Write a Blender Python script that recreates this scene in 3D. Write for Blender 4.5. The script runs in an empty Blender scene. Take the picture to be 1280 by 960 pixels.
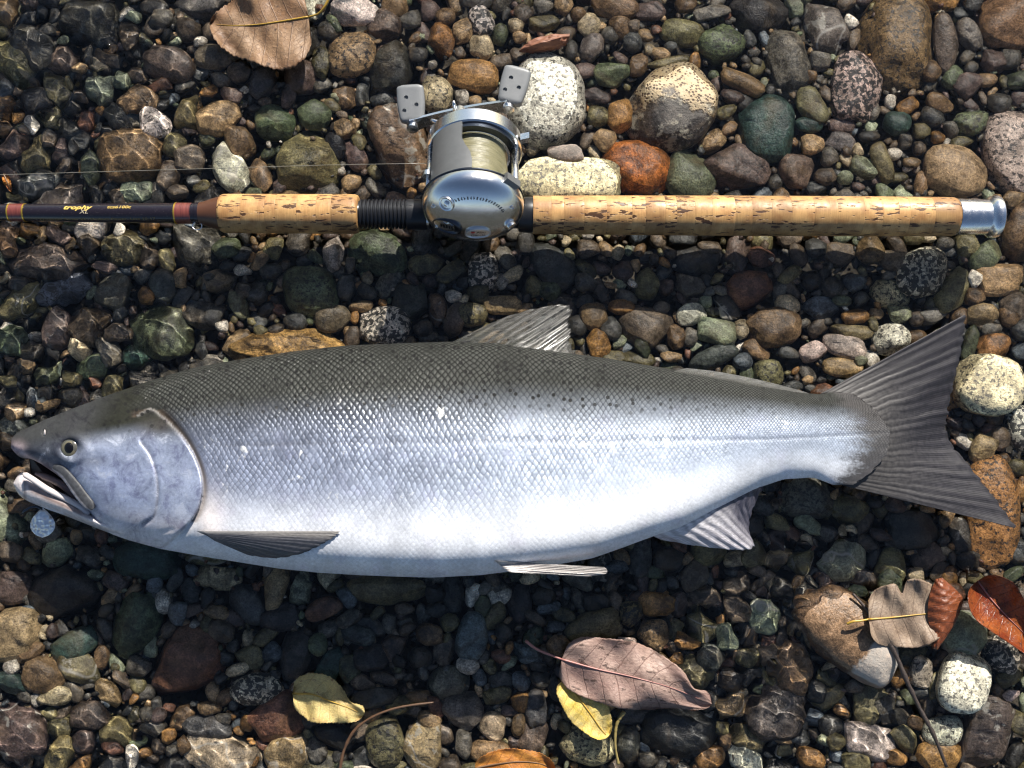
import bpy, bmesh, math, random
import numpy as np
from mathutils import Vector, Matrix

# ------------------------------------------------------------------ camera, sky, sun, exposure
S = bpy.context.scene
COL = S.collection
random.seed(7)
RNG = np.random.default_rng(11)
R = math.radians
U = 10.0            # one scene unit is a decimetre; lengths below are written in metres and multiplied by U when built
S.unit_settings.scale_length = 1 / U

FOV = R(51.3)
TILT = R(4.0)
AIM = Vector((0, 0, 0.02))
DIST = 0.80
CAM = AIM + Vector((0, -math.sin(TILT) * DIST, math.cos(TILT) * DIST))
cd = bpy.data.cameras.new('camera')
cam = bpy.data.objects.new('camera', cd)
COL.objects.link(cam)
cam.location = CAM * U
cam.rotation_euler = (TILT, 0, 0)
cd.sensor_width = 36.0
cd.lens = 18.0 / math.tan(FOV / 2)
cd.clip_start, cd.clip_end = 0.1, 2000.0
S.camera = cam

# the sun stands beyond the top of the picture, a little to its right
SUNV = Vector((0.53, 1.37, 1.0)).normalized()          # towards the sun
elev = math.asin(SUNV.z)
w = bpy.data.worlds.new('World')
S.world = w
w.use_nodes = True
nt = w.node_tree
nt.nodes.clear()
sky = nt.nodes.new('ShaderNodeTexSky')
sky.sky_type = 'NISHITA'
sky.sun_disc = False
sky.sun_elevation = elev
sky.sun_rotation = math.atan2(SUNV.x, SUNV.y)
bg = nt.nodes.new('ShaderNodeBackground')
bg.inputs[1].default_value = 0.06
wo = nt.nodes.new('ShaderNodeOutputWorld')
nt.links.new(sky.outputs[0], bg.inputs[0])
nt.links.new(bg.outputs[0], wo.inputs[0])
sd = bpy.data.lights.new('sun', 'SUN')
sd.energy = 5.0
sd.angle = R(0.5)
sd.color = (1.0, 0.945, 0.86)
sd.cycles.is_caustics_light = True
sun = bpy.data.objects.new('sun', sd)
COL.objects.link(sun)
sun.rotation_euler = SUNV.to_track_quat('Z', 'Y').to_euler()
sun.location = SUNV * 5
S.view_settings.view_transform = 'Standard'
S.view_settings.look = 'None'
S.view_settings.exposure = 0.8
S.view_settings.gamma = 1.0
S.view_settings.use_curve_mapping = False
cy = S.cycles
cy.use_denoising = True
try:
    cy.denoiser = 'OPENIMAGEDENOISE'
    cy.denoising_input_passes = 'RGB_ALBEDO_NORMAL'
except Exception:
    pass
cy.max_bounces = 6
cy.diffuse_bounces = 2
cy.glossy_bounces = 3
cy.transmission_bounces = 5
cy.use_adaptive_sampling = True
cy.adaptive_threshold = 0.03
cy.transparent_max_bounces = 8
cy.sample_clamp_indirect = 4.0
cy.blur_glossy = 0.3
cy.filter_width = 1.2

# ------------------------------------------------------------------ helpers
ct, st = math.cos(TILT), math.sin(TILT)
FPX = 640 / math.tan(FOV / 2)


def P(px, py, z):
    """the point at height z (metres) that the photograph shows at pixel px, py"""
    dx, dy = (px - 640) / FPX, (480 - py) / FPX
    d = Vector((dx, dy * ct + st, dy * st - ct))
    t = (z - CAM.z) / d.z
    return Vector((CAM.x + d.x * t, CAM.y + d.y * t, z))


def PN(px, py, z):
    px, py, z = np.broadcast_arrays(np.asarray(px, float), np.asarray(py, float), np.asarray(z, float))
    dx, dy = (px - 640) / FPX, (480 - py) / FPX
    t = (z - CAM.z) / (dy * st - ct)
    return np.stack([CAM.x + dx * t, CAM.y + (dy * ct + st) * t, z], -1)


def MMPX(z):
    return (CAM.z - z) / FPX


def new_mesh(name, verts, faces, smooth=True):
    """verts (n,3), faces either an (m,k) array or a list of tuples"""
    me = bpy.data.meshes.new(name)
    v = np.asarray(verts, np.float32) * U
    if isinstance(faces, np.ndarray):
        m, k = faces.shape
        me.vertices.add(len(v))
        me.vertices.foreach_set('co', v.ravel())
        me.loops.add(m * k)
        me.loops.foreach_set('vertex_index', faces.astype(np.int32).ravel())
        me.polygons.add(m)
        me.polygons.foreach_set('loop_start', np.arange(0, m * k, k, dtype=np.int32))
        me.polygons.foreach_set('loop_total', np.full(m, k, np.int32))
        me.update(calc_edges=True)
    else:
        me.from_pydata([tuple(map(float, a)) for a in v], [], faces)
        me.update()
    me.polygons.foreach_set('use_smooth', np.full(len(me.polygons), smooth))
    return me


def link(name, me, mat=None, parent=None, loc=None, rot=None, receiver=True):
    o = bpy.data.objects.new(name, me)
    COL.objects.link(o)
    if mat is not None and me is not None and not me.materials:
        me.materials.append(mat)
    if parent is not None:
        o.parent = parent
    if loc is not None:
        o.location = [q * U for q in loc]
    if rot is not None:
        o.rotation_euler = rot
    if me is not None and receiver:
        o.cycles.is_caustics_receiver = True
    return o


def tag(o, label, cat=None, group=None, kind=None):
    if label:
        o['label'] = label
    if cat:
        o['category'] = cat
    if group:
        o['group'] = group
    if kind:
        o['kind'] = kind
    return o


def empty(name, loc=(0, 0, 0), rot=(0, 0, 0)):
    o = bpy.data.objects.new(name, None)
    o.empty_display_size = 0.01
    COL.objects.link(o)
    o.location = [q * U for q in loc]
    o.rotation_euler = rot
    return o


def grid_faces(ni, nj, wrap_j=False):
    f = []
    i, j = np.meshgrid(np.arange(ni - 1), np.arange(nj if wrap_j else nj - 1), indexing='ij')
    a = i * nj + j
    b = i * nj + (j + 1) % nj
    c = (i + 1) * nj + (j + 1) % nj
    d = (i + 1) * nj + j
    return np.stack([a, b, c, d], -1).reshape(-1, 4)


def add_uv(me, name, uv):
    """uv per vertex"""
    lay = me.uv_layers.new(name=name)
    idx = np.empty(len(me.loops), np.int32)
    me.loops.foreach_get('vertex_index', idx)
    lay.data.foreach_set('uv', np.asarray(uv, np.float32)[idx].ravel())


def add_float(me, name, vals):
    a = me.attributes.new(name, 'FLOAT', 'POINT')
    a.data.foreach_set('value', np.asarray(vals, np.float32))


def add_color(me, name, rgb):
    a = me.attributes.new(name, 'FLOAT_COLOR', 'POINT')
    c = np.ones((len(rgb), 4), np.float32)
    c[:, :3] = rgb
    a.data.foreach_set('color', c.ravel())


def tube_mesh(name, pts, radii, seg=10, cap=True):
    """a round tube along points, radius per point"""
    pts = [Vector(p) for p in pts]
    n = len(pts)
    if not hasattr(radii, '__len__'):
        radii = [radii] * n
    vs = []
    up = Vector((0, 0, 1))
    for i, p in enumerate(pts):
        t = (pts[min(i + 1, n - 1)] - pts[max(i - 1, 0)]).normalized()
        a = t.cross(up)
        if a.length < 1e-4:
            a = t.cross(Vector((0, 1, 0)))
        a.normalize()
        b = a.cross(t)
        for k in range(seg):
            th = 2 * math.pi * k / seg
            vs.append(p + (a * math.cos(th) + b * math.sin(th)) * radii[i])
    fs = [tuple(q) for q in grid_faces(n, seg, True).tolist()]
    if cap:
        fs.append(tuple(range(seg))[::-1])
        fs.append(tuple(range((n - 1) * seg, n * seg)))
    return new_mesh(name, [tuple(v) for v in vs], fs)


def lathe_x(name, prof, seg=48, smooth=True):
    """profile of (x, r) turned round the local X axis"""
    vs = []
    for x, r in prof:
        for k in range(seg):
            th = 2 * math.pi * k / seg
            vs.append((x, r * math.cos(th), r * math.sin(th)))
    fs = [tuple(q) for q in grid_faces(len(prof), seg, True)[:, ::-1].tolist()]
    fs.append(tuple(range(seg)))
    fs.append(tuple(range((len(prof) - 1) * seg, len(prof) * seg))[::-1])
    me = new_mesh(name, vs, fs, smooth)
    return me


def sharp(me, ang=35):
    try:
        me.set_sharp_from_angle(angle=R(ang))
    except Exception:
        pass
    return me


def catmull(pts, n):
    pts = [np.array(p, float) for p in pts]
    out = []
    m = len(pts) - 1
    for i in range(n):
        t = i / (n - 1) * m
        k = min(int(t), m - 1)
        f = t - k
        p0, p1, p2, p3 = pts[max(k - 1, 0)], pts[k], pts[k + 1], pts[min(k + 2, m)]
        out.append(0.5 * ((2 * p1) + (-p0 + p2) * f + (2 * p0 - 5 * p1 + 4 * p2 - p3) * f * f + (-p0 + 3 * p1 - 3 * p2 + p3) * f ** 3))
    return np.array(out)


def sstep(a, b, x):
    t = np.clip((np.asarray(x, float) - a) / (b - a), 0, 1)
    return t * t * (3 - 2 * t)


class NT:
    """a small wrapper for writing node trees"""
    def __init__(self, name):
        self.m = bpy.data.materials.new(name)
        self.m.use_nodes = True
        self.t = self.m.node_tree
        self.t.nodes.clear()
        self.out = self.t.nodes.new('ShaderNodeOutputMaterial')

    def node(self, typ, **kw):
        n = self.t.nodes.new('ShaderNode' + typ)
        for k, v in kw.items():
            setattr(n, k, v)
        return n

    def put(self, sock, v):
        if v is None:
            return
        if isinstance(v, bpy.types.NodeSocket):
            self.t.links.new(v, sock)
        elif isinstance(v, bpy.types.Node):
            self.t.links.new(v.outputs[0], sock)
        else:
            if sock.type == 'RGBA' and not hasattr(v, '__len__'):
                v = (v, v, v, 1)
            elif sock.type == 'RGBA' and len(v) == 3:
                v = tuple(v) + (1,)
            elif sock.type == 'VECTOR' and not hasattr(v, '__len__'):
                v = (v, v, v)
            sock.default_value = v

    def math(self, op, a, b=None, c=None, clamp=False):
        n = self.node('Math', operation=op, use_clamp=clamp)
        self.put(n.inputs[0], a)
        self.put(n.inputs[1], b)
        self.put(n.inputs[2], c)
        return n.outputs[0]

    def vmath(self, op, a, b=None):
        n = self.node('VectorMath', operation=op)
        self.put(n.inputs[0], a)
        if op == 'SCALE':
            self.put(n.inputs[3], b)
        else:
            self.put(n.inputs[1], b)
        return n.outputs[0]

    def mix(self, f, a, b, blend='MIX'):
        n = self.node('Mix', data_type='RGBA', blend_type=blend)
        self.put(n.inputs[0], f)
        self.put(n.inputs[6], a)
        self.put(n.inputs[7], b)
        return n.outputs[2]

    def noise(self, vec, scale, detail=4, rough=0.55, dist=0.0, dim='3D', uv=False):
        n = self.node('TexNoise', noise_dimensions=dim)
        self.put(n.inputs['Vector'], vec)
        n.inputs['Scale'].default_value = scale if uv else scale / U
        n.inputs['Detail'].default_value = detail
        n.inputs['Roughness'].default_value = rough
        n.inputs['Distortion'].default_value = dist
        return n.outputs[0]

    def voro(self, vec, scale, feature='F1', rand=1.0, dim='3D', uv=False):
        n = self.node('TexVoronoi', feature=feature, voronoi_dimensions=dim)
        self.put(n.inputs['Vector'], vec)
        n.inputs['Scale'].default_value = scale if uv else scale / U
        n.inputs['Randomness'].default_value = rand
        return n

    def ramp(self, v, lo, hi, a=0.0, b=1.0):
        n = self.node('MapRange', interpolation_type='SMOOTHSTEP')
        self.put(n.inputs[0], v)
        n.inputs[1].default_value, n.inputs[2].default_value = lo, hi
        self.put(n.inputs[3], a)
        self.put(n.inputs[4], b)
        return n.outputs[0]

    def attr(self, name, out=0):
        n = self.node('Attribute', attribute_name=name)
        return n.outputs[out]

    def bump(self, h, strength=0.5, dist=0.001, normal=None):
        n = self.node('Bump')
        n.inputs['Strength'].default_value = strength
        n.inputs['Distance'].default_value = dist * U
        self.put(n.inputs['Height'], h)
        self.put(n.inputs['Normal'], normal)
        return n.outputs[0]

    def principled(self, **kw):
        n = self.node('BsdfPrincipled')
        for k, v in kw.items():
            self.put(n.inputs[k.replace('_', ' ')], v)
        return n

    def done(self, sh):
        self.put(self.out.inputs[0], sh)
        return self.m


# ------------------------------------------------------------------ materials: stones
WATER_Z = 0.0


def stone_mat(name, pattern, gravel=False):
    k = NT(name)
    tc = k.node('TexCoord')
    oi = k.node('ObjectInfo')
    geo = k.node('NewGeometry')
    rnd = k.math('MULTIPLY', oi.outputs['Random'], 37.0)
    off = k.node('CombineXYZ')
    for i in range(3):
        k.put(off.inputs[i], rnd)
    vec = k.vmath('ADD', tc.outputs['Object'], off.outputs[0])
    base = k.attr('tint', 0) if gravel else oi.outputs['Color']
    base = k.mix(1.0, base, (1.16, 1.10, 1.0), 'MULTIPLY')
    n1 = k.noise(vec, 70, 6, 0.62, 0.4)
    n2 = k.noise(vec, 700, 4, 0.7)
    n3 = k.noise(vec, 28, 3, 0.5, 0.8)
    c = k.mix(1.0, base, k.ramp(n1, 0.3, 0.72, 0.45, 1.45), 'MULTIPLY')
    c = k.mix(1.0, c, k.ramp(n2, 0.3, 0.7, 0.5, 1.45), 'MULTIPLY')
    c = k.mix(k.ramp(n3, 0.52, 0.72, 0.0, 0.30), c, (0.17, 0.11, 0.05))
    n4 = k.noise(vec, 240, 4, 0.65)
    c = k.mix(1.0, c, k.ramp(n4, 0.3, 0.7, 0.7, 1.28), 'MULTIPLY')
    h = k.math('ADD', k.math('ADD', k.math('MULTIPLY', n1, 1.6), k.math('MULTIPLY', n4, 0.7)), k.math('MULTIPLY', n2, 0.4))
    if pattern == 'granite':
        s = k.noise(vec, 330, 2.5, 0.6)
        f = k.ramp(s, 0.54, 0.60)
        c = k.mix(k.math('MULTIPLY', f, 0.88), c, (0.035, 0.033, 0.03))
    elif pattern == 'saltpepper':
        s = k.noise(vec, 300, 2.0, 0.55, 0.3)
        f = k.ramp(s, 0.45, 0.52)
        c = k.mix(k.math('MULTIPLY', f, 0.93), c, (0.022, 0.024, 0.024))
    elif pattern == 'mottled':
        s = k.noise(vec, 120, 5, 0.7, 0.6)
        f = k.ramp(s, 0.42, 0.62)
        c = k.mix(f, c, k.mix(1.0, c, (0.34, 0.33, 0.32), 'MULTIPLY'))
    elif pattern == 'veined':
        s = k.noise(vec, 15, 2, 0.45, 0.25)
        f = k.ramp(k.math('ABSOLUTE', k.math('SUBTRACT', s, 0.5)), 0.0, 0.014, 1.0, 0.0)
        s2 = k.noise(vec, 95, 3, 0.6, 0.5)
        c = k.mix(k.ramp(s2, 0.58, 0.66, 0, 0.7), c, (0.5, 0.47, 0.4))
        c = k.mix(k.math('MULTIPLY', f, 0.6), c, (0.55, 0.52, 0.46))
    elif pattern == 'crust':
        sep = k.node('SeparateXYZ')
        k.put(sep.inputs[0], tc.outputs['Generated'])
        g = k.math('ADD', k.math('ADD', k.math('MULTIPLY', sep.outputs[1], 1.0), k.math('MULTIPLY', sep.outputs[0], 0.45)),
                   k.math('MULTIPLY', k.noise(vec, 55, 4, 0.6), 1.1))
        f = k.ramp(g, 1.24, 1.40)
        pits = k.voro(vec, 400)
        pm = k.ramp(pits.outputs['Distance'], 0.26, 0.46)
        pale = k.mix(pm, (0.10, 0.06, 0.03), k.mix(k.noise(vec, 90), (0.42, 0.28, 0.12), (0.48, 0.42, 0.30)))
        spots = k.ramp(k.noise(vec, 60, 5, 0.75), 0.52, 0.62)
        c = k.mix(k.math('MULTIPLY', spots, 0.7), c, (0.42, 0.39, 0.3))
        c = k.mix(k.ramp(n2, 0.62, 0.7, 0, 0.5), c, (0.4, 0.4, 0.38))
        c = k.mix(f, c, pale)
        h = k.math('ADD', h, k.math('MULTIPLY', k.math('MULTIPLY', pm, f), 0.8))
    elif pattern == 'banded':
        wv = k.node('TexWave', wave_type='BANDS', bands_direction='DIAGONAL')
        k.put(wv.inputs['Vector'], vec)
        wv.inputs['Scale'].default_value = 38 / U
        wv.inputs['Distortion'].default_value = 5
        wv.inputs['Detail'].default_value = 4
        wv.inputs['Detail Scale'].default_value = 1.5
        c = k.mix(k.ramp(wv.outputs['Fac'], 0.4, 0.9, 0, 0.55), c, k.mix(1.0, c, (2.0, 1.9, 1.7), 'MULTIPLY'))
    # parts standing out of the water have dried: paler and duller
    sp = k.node('SeparateXYZ')
    k.put(sp.inputs[0], geo.outputs['Position'])
    lvl = k.math('ADD', sp.outputs[2], k.math('MULTIPLY', k.math('SUBTRACT', n1, 0.5), 0.004 * U))
    dry = k.ramp(lvl, (WATER_Z + 0.0015) * U, (WATER_Z + 0.0028) * U)
    if pattern == 'dryend':
        sg = k.node('SeparateXYZ')
        k.put(sg.inputs[0], tc.outputs['Generated'])
        dry = k.ramp(k.math('ADD', k.math('SUBTRACT', sg.outputs[1], k.math('MULTIPLY', sg.outputs[0], 0.10)), k.math('MULTIPLY', k.math('SUBTRACT', n1, 0.5), 0.16)), 0.25, 0.275, 1.0, 0.0)
    cdry = k.mix(0.15 if pattern != 'dryend' else 0.62, k.mix(1.0, c, (1.16, 1.14, 1.10), 'MULTIPLY'), (0.5, 0.48, 0.44))
    c = k.mix(dry, c, cdry)
    rough = k.math('ADD', k.math('MULTIPLY', dry, 0.38), k.ramp(n2, 0.2, 0.8, 0.24, 0.46))
    nrm = k.bump(h, 0.7, 0.0014)
    p = k.principled(Base_Color=c, Roughness=rough, Normal=nrm)
    p.inputs['Specular IOR Level'].default_value = 0.42
    return k.done(p)


SM = {'p': stone_mat('stone_plain', 'plain'), 'g': stone_mat('stone_granite', 'granite'), 'G': stone_mat('stone_salt_pepper', 'saltpepper'),
      'm': stone_mat('stone_mottled', 'mottled'), 'v': stone_mat('stone_veined', 'veined'), 'c': stone_mat('stone_crust', 'crust'),
      'b': stone_mat('stone_banded', 'banded'), 'd': stone_mat('stone_dry_end', 'dryend')}
GRAVEL_M = stone_mat('gravel_stone', 'mottled', True)
GRAVEL_P = stone_mat('gravel_plain', 'plain', True)

PAL = {'dk': ((.050, .049, .045), 'blackish grey'), 'sl': ((.075, .080, .080), 'slate grey'), 'gy': ((.135, .128, .112), 'grey'),
       'bg': ((.135, .108, .082), 'brown-grey'), 'br': ((.18, .120, .068), 'brown'), 'tn': ((.33, .235, .135), 'tan'),
       'cr': ((.52, .44, .30), 'cream'), 'wh': ((.64, .61, .55), 'whitish'), 'oc': ((.33, .185, .070), 'ochre'),
       'or': ((.45, .155, .04), 'orange'), 'rd': ((.165, .085, .058), 'red-brown'), 'pu': ((.115, .086, .078), 'purplish brown'),
       'ol': ((.165, .150, .080), 'olive'), 'gn': ((.105, .130, .080), 'green'), 'pg': ((.26, .30, .21), 'pale green'),
       'tg': ((.038, .070, .062), 'dark teal'), 'bl': ((.022, .022, .024), 'black'), 'pk': ((.46, .37, .35), 'pinkish'),
       'bs': ((.13, .16, .19), 'blue-grey'), 'go': ((.55, .33, .13), 'golden')}

# ------------------------------------------------------------------ the river bed
bm_v = [(-8, -8, -0.052), (8, -8, -0.052), (8, 8, -0.052), (-8, 8, -0.052)]
k = NT('silt')
tcn = k.node('TexCoord')
nz = k.noise(tcn.outputs['Object'], 260, 6, 0.7)
vo = k.voro(tcn.outputs['Object'], 140)
cc = k.mix(k.ramp(nz, 0.3, 0.7), (0.02, 0.018, 0.014), (0.12, 0.10, 0.07))
vs_ = k.node('SeparateXYZ')
k.put(vs_.inputs[0], vo.outputs['Color'])
cc = k.mix(0.6, cc, k.mix(vs_.outputs[0], (0.03, 0.028, 0.024), (0.15, 0.125, 0.09)))
SILT = k.done(k.principled(Base_Color=cc, Roughness=0.7, Normal=k.bump(k.math('ADD', nz, vo.outputs['Distance']), 0.9, 0.004)))
bed = link('river_bed', new_mesh('river_bed', bm_v, [(0, 1, 2, 3)], False), SILT)
tag(bed, 'dark silty river bed beneath the stones and water', None, None, 'structure')


def ico(sub):
    b = bmesh.new()
    bmesh.ops.create_icosphere(b, subdivisions=sub, radius=1.0)
    v = np.array([tuple(x.co) for x in b.verts])
    f = np.array([[x.index for x in q.verts] for q in b.faces])
    b.free()
    return v, f


ICO = {s: ico(s) for s in (2, 3, 4)}
ICO[1] = ico(1)


def stone_shape(sub, ang=0.5, rng=RNG):
    """unit pebble with worn facets, its footprint normalised to 2 x 2"""
    D, F = ICO[sub]
    p = 2.0 + 1.3 * rng.random()
    r = (np.abs(D) ** p).sum(1) ** (-1 / p)
    V = D * r[:, None]
    for _ in range(5):
        q = rng.normal(size=3) * 1.5
        V = V * (1 + (0.06 if ang > 0.01 else 0.03) * np.sin(D @ q + rng.random() * 6.3))[:, None]
    for _ in range(int(3 + ang * 8)):
        n = rng.normal(size=3)
        n[2] *= 0.8
        n /= np.linalg.norm(n)
        d = 0.93 - (0.10 + 0.32 * ang) * rng.random()
        o = V @ n - d
        V = V - n[None] * (np.where(o > 0, o, 0) * (0.72 + 0.2 * ang))[:, None]
    if sub >= 3:
        for _ in range(10):
            q = rng.normal(size=3) * 5
            V = V * (1 + (0.008 + 0.008 * ang) * np.sin(V @ q + rng.random() * 6.3))[:, None]
    for a in (0, 1):
        lo, hi = V[:, a].min(), V[:, a].max()
        V[:, a] = (V[:, a] - (lo + hi) / 2) * 2 / (hi - lo)
    V[:, 2] /= V[:, 2].max()
    return V, F


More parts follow.
